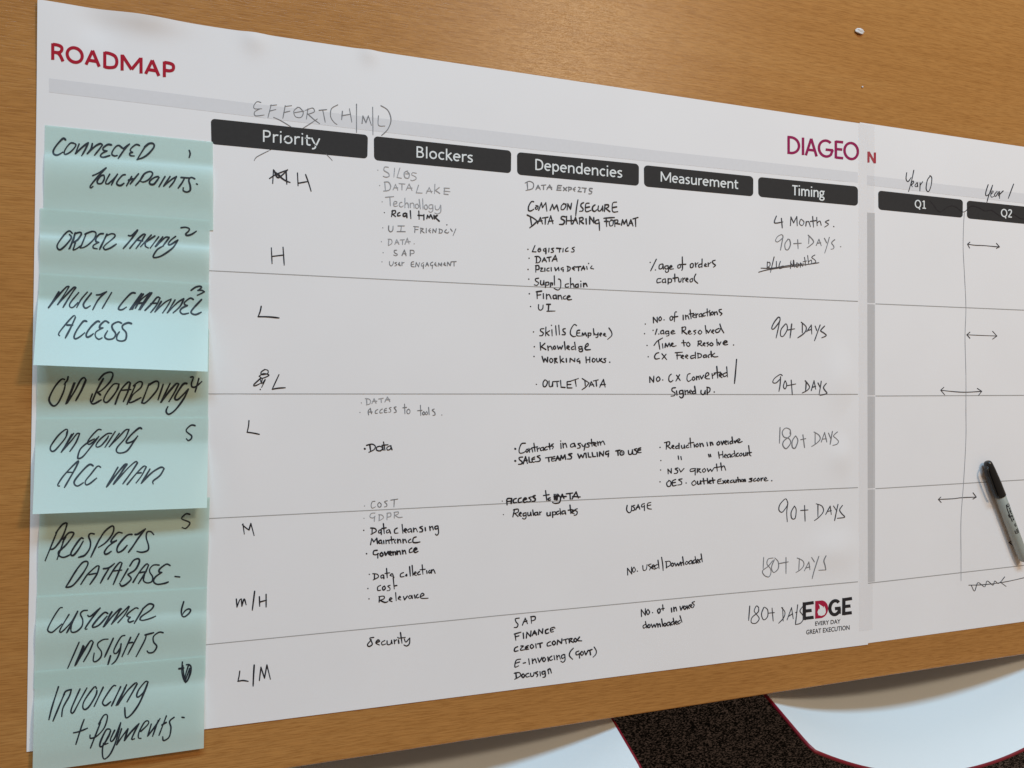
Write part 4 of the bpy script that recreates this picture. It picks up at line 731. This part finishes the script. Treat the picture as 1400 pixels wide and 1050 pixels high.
# ------------------------------------------------------------------ adhesive tape over the join
M_TAPE = bpy.data.materials.new('matte_clear_tape'); M_TAPE.use_nodes = True
b = bsdf(M_TAPE); b.inputs['Base Color'].default_value = (0.64, 0.585, 0.575, 1); b.inputs['Roughness'].default_value = 0.38; b.inputs['Alpha'].default_value = 0.085
tv, tf = [], []
TL_, TR_, BR_, BL_ = S1.at(1173.4, 168.2), S2.at(1195.6, 171.6), S2.at(1192.6, 860.8), S1.at(1174.0, 863.0)
for j in range(121):
    t = j / 120
    for s in (0, .2, .4, .5, .6, .8, 1.0):
        L = TL_.lerp(BL_, t); R = TR_.lerp(BR_, t); p = L.lerp(R, s)
        z1 = z_poster(p.x, p.y) if p.x < 0.8388 else TZ
        p.z = max(z1, z_second(p.x, p.y)) + 0.0005
        tv.append(p)
    if j:
        for q in range(6): k = 7 * j + q; tf.append((k - 7, k, k + 1, k - 6))
tape = build('adhesive_tape', tv, tf, M_TAPE, None, True, (0.84, 0.3, TZ))
tag(tape, 'strip of matte clear tape joining the two chart sheets', 'tape')

# ------------------------------------------------------------------ sticky notes
def sticky(quad, base, ll, lr, bulge, label, writing, wd, te=1.0):
    sf = NoteSurf(quad, base, ll, lr, bulge, te); n = 30; v, f = [], []
    for i in range(n + 1):
        for j in range(n + 1):
            s, t = i / n, j / n
            v.append(sf.at(*hmap(sf.Hm, s, t)))
    for i in range(n):
        for j in range(n):
            k = i * (n + 1) + j; f.append((k, k + 1, k + n + 2, k + n + 1))
    o = build('sticky_note', v, f, M_NOTE, None, True, tuple(hit(*hmap(sf.Hm, .5, .5), TZ)))
    tag(o, label, 'sticky note', 'column of sticky notes')
    for (ox, oy, sc, txt) in writing:
        i = Ink(sf, 0.00025).block(ox, oy, sc, wd, txt); i.make('handwriting', INK['n'], o)
    return o
sticky([(61.5, 171), (291, 194), (291.5, 315), (59, 308)], .0005, .0002, .0002, .0020, 'green sticky note reading CONNECTED TOUCHPOINTS, topmost of the column', [
 (60, 175, 8, '''238,130 215,112 180,140 130,200 103,250 110,285 150,295 205,265 / 325,165 290,165 245,215 222,265 235,288 285,265 335,215 350,180 325,165 / 385,175 345,280 / 345,280 425,205 485,160 / 485,160 455,230 415,300
 / 530,170 515,230 475,280 / 475,280 560,200 620,170 640,185 / 640,185 600,240 555,295 / 740,185 700,180 650,215 650,240 690,250 / 690,250 640,275 618,305 650,320 720,300 / 855,215 820,190 785,205 750,255 745,290 775,305 800,300
 / 845,210 870,225 / 870,225 935,175 / 935,175 870,250 815,330 / 1045,190 1010,180 960,215 945,245 970,265 / 970,265 940,275 945,300 985,305 / 1110,200 1065,270 1020,345 / 1100,210 1150,170 1195,170 1205,205 1150,275 1090,320 1020,345'''),
 (110, 195, 8, '''1190,85 1200,120 1190,160'''),
 (60, 175, 8, '''535,520 600,490 680,435 / 680,435 610,510 540,590 505,640 515,655 535,640 / 655,515 620,525 585,575 590,605 630,605 660,560 660,525 / 720,505 680,580 680,610 705,610 / 705,610 760,560 805,505 / 805,505 770,560 740,620
 / 890,510 855,520 800,590 805,620 840,628 875,605 / 960,530 905,630 / 925,570 975,555 / 1035,500 945,610 / 1090,520 1050,575 1005,625 / 1060,560 1100,500 1160,475 1190,500 1150,560 1090,590 1055,580 / 1250,530 1210,540 1160,580 1160,610 1200,615 1240,570 1260,540'''),
 (110, 195, 8, '''925,370 860,480 / 980,370 910,475 / 910,475 1000,400 1050,370 / 1050,370 1020,430 975,485 / 1100,380 1170,385 1200,385 / 1140,385 1110,440 1070,495 / 1250,395 1210,380 1185,410 1200,470 1200,520 1165,540 1125,525 1125,495 / 1270,450 1278,455''')], 2.45, 0.83)
sticky([(54.7, 284.7), (286.7, 301.5), (285, 427), (53.5, 411)], .0010, .0002, .0002, .0020, 'green sticky note reading ORDER TAKING, second from the top', [
 (60, 295, 8, '''310,190 275,165 220,210 150,310 150,355 180,370 240,320 300,240 280,205 / 340,190 320,270 275,360 / 340,195 395,180 410,200 370,260 325,290 / 345,185 285,355 / 345,290 330,340 320,375 365,355 410,320
 / 465,190 400,350 / 450,200 530,170 570,190 550,250 480,320 420,350 390,345 / 650,195 610,200 570,245 570,280 600,290 / 600,290 545,320 540,350 580,360 / 690,200 610,365 / 690,215 740,195 775,205 770,235 680,310 650,345 / 650,345 670,370 730,350 790,310
 / 925,215 960,215 1025,155 / 1025,155 960,250 870,355 / 940,355 1020,260 1090,200 1110,205 / 1110,205 1065,280 1010,355 / 1020,265 1080,275 / 1175,210 1060,335 / 1215,220 1110,290 / 1110,290 1110,330 1140,350 / 1255,230 1165,350'''),
 (110, 295, 8, '''900,230 820,335 / 820,335 880,280 930,235 970,235 / 970,240 905,325 / 1040,225 985,270 960,310 985,315 1065,265 / 1065,265 1010,350 900,430 830,455 795,445 840,370 905,330 / 1100,130 1150,125 1190,140 1185,165 1150,200 1170,215 1220,200 1265,170''')], 2.4, 0.66)
sticky([(54.5, 374), (285.5, 388), (284, 508), (45.5, 499)], .0016, .0250, .0190, .0, 'pale blue-lit sticky note reading MULTI CHANNEL ACCESS, its lower edge curling up', [
 (55, 380, 8, '''205,150 150,235 90,325 / 90,325 200,190 290,95 315,95 / 315,95 270,170 190,290 / 190,290 300,170 370,100 390,105 / 390,105 330,190 250,320 / 420,160 330,270 325,315 360,320 410,270 / 515,155 450,230 400,320 / 560,165 480,270 475,310 500,330 545,305
 / 615,185 660,180 725,150 / 725,150 640,230 575,345 / 780,160 680,330 / 1040,165 1000,165 940,220 860,320 865,345 900,345 940,320 / 1110,170 980,345 / 1130,175 1000,340 / 1120,180 990,340 / 1010,340 1040,290 1130,270 / 1200,160 1080,345 / 1220,165 1095,345 / 1205,175 1090,340 / 1130,290 1190,180 1220,160 / 1040,330 1100,240 1200,160'''),
 (120, 370, 8, '''625,435 700,360 760,290 790,300 / 790,300 750,380 690,455 / 690,360 750,355 / 805,335 735,450 / 735,450 840,350 910,310 / 910,320 870,390 820,460 / 955,320 870,460 / 870,460 980,350 1050,305 / 1050,310 1010,390 935,460
 / 1155,315 1120,300 1060,345 1060,370 1090,380 / 1090,380 1030,410 1010,445 1040,475 1100,465 / 1245,315 1140,430 1135,465 1180,480 1240,455 / 1130,215 1180,180 1230,170 1245,185 1205,215 / 1205,215 1250,215 1275,230 / 1275,230 1240,250 1200,268'''),
 (55, 380, 8, '''210,630 205,600 300,480 370,410 385,430 / 385,430 340,530 275,655 / 290,515 355,515 / 510,475 470,475 400,570 370,640 385,665 430,645 485,600 / 650,480 620,475 550,540 505,610 510,645 540,640 580,610
 / 750,490 710,470 660,510 650,545 685,545 / 685,545 610,590 605,640 640,670 675,655 / 890,495 850,480 790,510 790,555 825,610 800,660 740,670 705,640 735,580 / 1000,500 960,490 905,515 900,550 940,600 935,670 890,690 840,675 840,630 865,590''')], 2.3)
sticky([(51.5, 442), (286, 450), (284.5, 571.5), (49.8, 573)], .0005, .0001, .0001, .0012, 'shaded olive sticky note reading ON BOARDING under a curled note', [
 (55, 495, 8, '''265,190 230,190 160,270 100,390 110,450 150,480 200,440 260,310 275,220 / 305,160 295,200 265,240 / 370,230 280,455 / 380,230 290,450 / 290,450 370,330 440,200 480,170 500,195 / 500,195 450,310 390,420
 / 690,180 620,310 570,430 / 640,195 700,130 770,110 795,140 760,220 670,310 620,330 / 620,325 660,360 / 570,350 550,420 580,458 665,415 / 860,240 800,245 720,350 695,420 730,440 790,380 850,290 860,245 / 862,245 840,300
 / 820,460 880,310 960,220 985,230 / 985,230 960,320 910,430 / 880,310 990,300 / 1020,260 1040,255 / 1040,255 950,460 / 1030,250 1080,215 1115,225 1100,280 1020,350 990,400 / 990,400 970,435 1000,440 1100,390
 / 1190,240 1110,445 / 1190,250 1260,210 1295,225 1280,300 1200,400 1140,450 1110,440'''),
 (120, 495, 8, '''825,245 770,410 / 900,235 800,440 / 800,440 900,310 970,235 995,240 / 995,240 950,330 890,430 / 1085,235 1040,245 960,370 960,410 1000,400 1100,295 / 1100,295 1050,400 960,520 890,570 860,550 860,520 875,490
 / 1125,165 1155,165 1135,230 1140,270 1180,270 1245,215 / 1215,180 1175,325''')], 2.5)
sticky([(50, 571.5), (285, 570.6), (283, 694.3), (44.5, 703)], .0011, .0215, .0165, .0, 'pale blue-lit sticky note reading ON GOING ACC MAN, its lower edge curling up', [
 (55, 570, 8, '''290,200 300,150 280,135 200,200 115,320 120,370 155,370 220,300 280,220 290,165 / 365,180 230,385 / 345,190 235,380 / 235,380 340,260 400,185 430,180 / 430,185 390,280 325,375
 / 665,140 630,140 560,210 520,270 530,300 570,280 640,215 / 640,215 560,320 470,430 420,455 410,440 440,350 520,280 590,240 / 780,180 730,185 650,250 610,310 625,330 670,310 730,240 745,210 / 820,160 710,330
 / 865,180 755,325 / 755,325 850,230 930,145 970,135 / 970,140 930,230 845,330 835,375 870,395 950,370 1030,260 1065,210 / 1110,130 1080,122 990,200 940,270 960,285 1020,260 1065,210'''),
 (120, 570, 8, '1175,95 1130,90 1080,135 1085,165 1135,205 1130,240 1100,258 1080,240'),
 (55, 570, 8, '''210,755 190,745 250,650 350,540 415,480 / 420,485 380,570 265,770 / 290,605 355,605 / 580,535 540,520 470,580 380,690 375,735 410,755 470,720 / 660,550 625,540 550,630 495,700 500,740 540,730 615,670
 / 850,550 725,765 / 840,565 730,760 / 730,760 840,620 920,525 950,515 / 950,520 800,735 / 930,540 810,730 / 810,730 950,570 1040,490 1065,500 / 1065,500 1000,600 905,730 / 950,740 1050,620 1130,540 1160,545 / 1160,545 1110,640 1050,720 / 1055,615 1105,610
 / 1200,570 1105,725 / 1190,590 1110,720 / 1110,720 1220,610 1320,550 1355,565 / 1355,565 1310,640 1235,700 1235,730''')], 2.2)
sticky([(54.5, 688), (287, 680), (283, 805), (50.3, 817)], .0005, .0001, .0001, .0018, 'shaded green sticky note reading PROSPECTS DATABASE', [
 (50, 700, 8, '''230,200 95,530 / 210,230 280,140 325,120 330,145 280,280 200,390 150,410 / 310,280 225,515 / 320,270 285,330 / 290,300 350,230 400,225 400,255 330,350 280,400 / 280,400 240,440 250,480 300,495 370,465 / 510,290 480,290 400,400 375,460 400,475 450,420 510,320
 / 630,240 590,235 570,265 590,330 580,400 530,470 480,490 460,495 / 690,290 595,490 / 660,350 740,220 820,155 845,170 830,240 760,330 680,385 / 935,230 890,225 830,290 815,330 875,310 / 875,310 790,370 745,430 750,460 780,455 815,430
 / 1045,245 990,255 910,340 880,400 890,440 940,420 990,365 / 1075,245 1110,240 1190,185 / 1190,185 1110,290 1050,380 1005,440 / 1280,245 1250,215 1210,220 1200,280 1225,370 1215,420 1150,440 1100,430'''),
 (110, 690, 8, '1195,105 1155,100 1110,140 1115,160 1190,190 1190,220 1150,260 1115,250'),
 (50, 700, 8, '''440,630 320,820 / 430,640 335,800 / 430,640 500,555 550,540 560,575 500,680 400,800 330,825 / 485,790 560,680 660,590 685,595 / 685,595 660,680 585,790 / 575,685 650,670 / 730,620 790,610 850,565 / 790,620 740,700 700,775
 / 780,735 850,620 910,550 935,560 / 935,560 900,650 840,790 / 840,645 930,635 / 1000,620 920,760 / 1020,590 1060,530 1110,510 1125,540 1080,630 1000,680 / 1000,685 1035,730 980,790 930,810 910,780 / 1055,770 1130,650 1200,570 1225,580 / 1225,580 1190,660 1115,780 / 1120,665 1200,650'''),
 (110, 690, 8, '860,660 800,660 760,700 760,740 790,790 780,840 730,855 690,830 700,770 / 980,665 940,650 870,700 860,735 890,740 / 890,740 820,790 800,840 840,870 920,860 960,845 / 1035,785 1085,790')], 2.3)
sticky([(50.3, 815.5), (283, 803.5), (280.6, 925), (46, 942)], .0011, .0002, .0002, .0020, 'green sticky note reading CUSTOMER INSIGHTS, second from the bottom', [
 (55, 810, 8, '''240,165 210,175 140,280 85,390 90,425 130,435 180,395 235,345 / 315,240 220,400 220,435 260,410 350,310 410,205 / 410,205 350,330 290,440 / 515,195 470,200 440,235 465,300 455,370 400,425 350,435 335,410 345,350
 / 520,250 550,260 655,170 / 655,170 560,290 490,395 510,400 / 740,230 700,220 620,300 570,370 590,380 650,350 730,260 / 785,210 690,375 / 770,230 700,370 / 700,370 790,260 870,180 890,180 / 880,185 780,345 / 780,345 880,240 970,150 970,165 / 970,165 920,250 850,330
 / 1070,175 1040,170 960,230 950,260 985,270 / 985,270 960,300 975,325 1020,310 / 1130,170 1030,335 / 1120,180 1190,125 1240,140 1210,190 1110,260 1090,295 / 1090,295 1120,305 1200,285 1260,260'''),
 (110, 810, 8, '1130,100 1105,190 1110,250 1140,265 1190,225 1205,190 1180,180 1145,200 1120,235'),
 (55, 810, 8, '''425,545 300,830 / 470,580 380,800 / 480,590 390,790 / 390,790 470,650 550,530 580,545 / 580,545 540,640 475,755 / 740,510 690,515 635,550 630,590 670,650 660,710 610,755 580,745 590,665 / 800,500 705,705'''),
 (110, 810, 8, '485,470 440,490 370,620 370,665 400,660 440,600 / 445,560 430,650 390,740 345,785 / 330,690 300,790 / 550,490 455,700 / 520,555 570,545 / 640,450 520,675 / 705,465 800,440 / 720,465 700,530 610,700 / 905,440 860,435 800,480 800,540 835,590 800,650 750,660 730,640')], 2.2, 0.76)
sticky([(47.7, 918.5), (280.2, 897), (278.6, 1023), (44.5, 1056)], .0017, .0050, .0035, .0020, 'green sticky note reading INVOICING + PAYMENTS, lowest of the column, overhanging the chart', [
 (55, 920, 8, '''200,150 130,370 95,510 / 265,235 250,260 200,380 140,525 / 255,245 280,200 340,180 / 340,180 320,250 250,380 235,475 / 435,175 345,380 340,435 365,430 430,310 510,165 / 615,170 590,155 490,290 465,370 490,400 540,360 610,240 620,190
 / 690,155 590,365 / 825,140 790,150 690,300 690,345 720,355 770,315 / 880,150 780,360 / 945,130 830,355 / 930,160 845,350 / 845,350 950,200 1040,110 1060,115 / 1060,120 1010,210 950,315 / 1180,100 1150,95 1080,180 1055,245 1070,265 1130,210 1180,100 / 1170,130 1090,320 1010,440 950,490 930,470 925,380'''),
 (110, 810, 8, '1115,760 1110,880 1150,980 1200,900 1210,820 1190,790 1160,790 / 1075,835 1130,825 / 1120,800 1130,900 1150,975 / 1180,800 1150,900 1140,970 / 1195,830 1170,900 1150,960 / 1205,850 1180,940 1150,985'),
 (55, 920, 8, '480,510 450,590 390,780 / 365,655 430,640 515,605 / 660,540 605,680 550,820 / 640,560 690,470 725,455 735,490 700,600 620,690 550,715 545,680'),
 (110, 920, 8, '''320,615 280,625 220,750 215,805 250,790 310,690 330,625 / 330,640 280,740 260,780 300,770 / 375,625 330,720 340,750 380,700 440,545 / 440,545 390,740 330,880 270,940 245,920 240,850 250,770 / 450,610 395,785 / 395,785 460,690 520,610 / 520,610 480,740 / 480,740 550,650 640,555 / 640,555 590,650 560,725 590,720
 / 660,640 740,560 740,525 700,540 640,650 635,710 660,715 / 775,560 735,690 / 740,685 820,580 870,500 / 850,520 790,690 / 940,470 860,680 / 890,570 940,540 / 1025,485 975,530 990,600 970,700 910,740 900,700 / 1110,485 1135,488''')], 2.2)

# ------------------------------------------------------------------ marker pen
M_CAP = ink_mat('glossy_black_plastic', (0.012, 0.012, 0.013), 0.25, 0.5, 0.15)
M_BARREL = ink_mat('grey_barrel_plastic', (0.36, 0.37, 0.34), 0.35, 0.5, 0.05)
PR = 0.0063
pa = hit(1349.3, 630.6, TZ + 0.0075); pb = hit(1397.6, 759.5, TZ + 0.0075)
ax = (pb - pa); ax.z = 0; PL = 0.137; ax.normalize()
pen = empty('marker_pen', (pa.x, pa.y, TZ)); tag(pen, 'grey permanent marker with black cap lying on the right-hand chart', 'marker pen')
side = Vector((0, 0, 1)).cross(ax).normalized()          # to the right of the pen, seen from the cap
def lathe(name, prof, m, parent, base, n=40):
    v, f = [], []
    for d, r in prof:
        for k in range(n):
            t = 2 * math.pi * k / n
            v.append(base + ax * d + (side * math.cos(t) + Vector((0, 0, 1)) * math.sin(t)) * r)
    for i in range(len(prof) - 1):
        for k in range(n): f.append((i * n + k, i * n + (k + 1) % n, (i + 1) * n + (k + 1) % n, (i + 1) * n + k))
    f.append(tuple(range(n))); f.append(tuple(reversed(range((len(prof) - 1) * n, len(prof) * n))))
    o = build(name, v, f, m, parent, True)
    bm = bmesh.new(); bm.from_mesh(o.data); bmesh.ops.recalc_face_normals(bm, faces=bm.faces[:]); bm.to_mesh(o.data); bm.free()
    return o
base = Vector((pa.x, pa.y, TZ + 0.0078))
lathe('cap', [(0, .0012), (.0003, .0030), (.0014, .0042), (.004, .0049), (.012, .0056), (.03, .0065), (.0465, .0068), (.0473, .0066), (.0475, .0058)], M_CAP, pen, base)
lathe('barrel', [(.0440, .0045), (.0470, .0056), (.0476, .0062), (.09, .0062), (.122, .0060), (.131, .0056), (.1355, .0046), (.137, .0034), (.1373, .0015)], M_BARREL, pen, base)
# pocket clip on the left of the cap
cv, cf = [], []; nz = Vector((0, 0, 1)); cdir = (-side * 0.97 + nz * 0.32).normalized(); ctan = cdir.cross(ax).normalized()
cl = [(.0035, .0050, .0020), (.0060, .0088, .0024), (.0090, .0104, .0024), (.016, .0108, .0023), (.030, .0108, .0022), (.040, .0104, .0021), (.0435, .0096, .0018), (.0450, .0086, .0010)]
for d, r, hw in cl:
    for (a, q) in ((-1, -1), (1, -1), (1, 1), (-1, 1)):
        cv.append(base + ax * d + cdir * (r + q * 0.0011) + ctan * (a * hw))
for i in range(len(cl) - 1):
    for k in range(4): cf.append((4 * i + k, 4 * i + (k + 1) % 4, 4 * i + 4 + (k + 1) % 4, 4 * i + 4 + k))
cf.append((3, 2, 1, 0)); e0 = 4 * (len(cl) - 1); cf.append((e0, e0 + 1, e0 + 2, e0 + 3))
clip = build('clip', cv, cf, M_CAP, pen, True)
bv = clip.modifiers.new('bevel', 'BEVEL'); bv.width = 0.0005; bv.segments = 2
# printing on the barrel: (distance along the pen, millimetres round it)
class PenSurf:
    def at(s, d, a, eps=0.0):
        d = 66 + (d - 66) * 1.05 - 8.5
        return base + ax * (d / 1000.0) + (side * math.sin(a / 6.2) + nz * math.cos(a / 6.2)) * 0.00632
pk = Ink(PenSurf(), 0.0002)
def pw(txt, width):
    for st in txt.replace('\n', ' ').split('/'):
        p = [tuple(float(q) for q in t.split(',')) for t in st.split()]
        if p:
            Q = spline(p, 0.35); n = len(Q); b0 = len(pk.v)
            for i, (x, y) in enumerate(Q):
                a = Q[max(0, i - 1)]; c2 = Q[min(n - 1, i + 1)]; dx, dy = c2[0] - a[0], c2[1] - a[1]; L = math.hypot(dx, dy) or 1
                for sg in (1, -1): pk.v.append(pk.surf.at(x - dy / L * width / 2 * sg, y + dx / L * width / 2 * sg))
                if i: k = b0 + 2 * i; pk.f.append((k - 2, k - 1, k + 1, k))
# script wordmark (reads from cap to end, letter tops to the right)
pw('''70,2.2 67.6,3.4 66.8,2.4 68.6,1.2 69.6,0 68.4,-1.2 66.4,-1.0 65.6,0.2 / 66,-2.0 72,-2.6 80,-2.4 88,-2.2 / 72,3.2 71.6,-0.6 / 71.8,0.6 73.2,1.2 73.6,-0.6 / 76.6,1.0 75,0.9 74.8,-0.5 76.2,-0.3 76.8,1.0 76.8,-0.6 / 78.4,1.1 78.3,-0.6 / 78.4,0.6 79.8,1.1
/ 80.8,1.0 80.8,-2.0 / 80.8,0.8 82.4,0.8 82.2,-0.5 80.9,-0.4 / 84,1.0 84,-0.5 / 84,2.2 84.1,2.3 / 85.4,0.3 86.8,0.5 86.2,1.1 85.4,0.4 85.8,-0.5 87,-0.3''', 1.05)
pw('78,-3.6 80,-3.6 82,-3.6 / 92,1.6 92,-1.2 / 93.4,1.2 93.4,-1.6 / 94.8,1.5 94.8,-1.0 / 99,2.2 99,-1.6 / 100.4,2.0 100.4,-2.0 / 101.8,2.2 101.8,-1.8 / 103.2,1.8 103.2,-2.2 / 99,-3.0 101,-3.2 103.4,-3.0', 0.95)
pl = build('barrel_print', pk.v, pk.f, INK['k'], pen)

# ------------------------------------------------------------------ crumbs on the far part of the table
M_SCRAP = ink_mat('torn_white_plastic', (0.74, 0.71, 0.73), 0.6, 0.5, 0.05)
def scrap(cx, cy, sx, sy, sz, seed):
    r = random.Random(seed); bm = bmesh.new(); bmesh.ops.create_icosphere(bm, subdivisions=2, radius=1)
    for q in bm.verts:
        k = r.uniform(0.55, 1.15); q.co = Vector((q.co.x * sx * k, q.co.y * sy * k, max(-0.8, q.co.z) * sz * r.uniform(0.6, 1.2)))
    zmin = min(q.co.z for q in bm.verts); c0 = hit(cx, cy, TZ + sz * .6)
    vs = [Vector((c0.x + q.co.x, c0.y + q.co.y, TZ + q.co.z - zmin)) for q in bm.verts]; bm.verts.index_update()
    fs = [tuple(x.index for x in f.verts) for f in bm.faces]; bm.free()
    return build('paper_scrap', vs, fs, M_SCRAP, None, False, (c0.x, c0.y, TZ))
tag(scrap(1175.5, 43, .0066, .0034, .0020, 3), 'small crumpled white scrap on bare wood above the logo', 'scrap', 'scraps on the table')
tag(scrap(1179, 119, .0010, .0014, .0008, 5), 'tiny white crumb on the wood just above the chart edge', 'scrap', 'scraps on the table')

for o in bpy.data.objects:
    if '_org' in o: del o['_org']
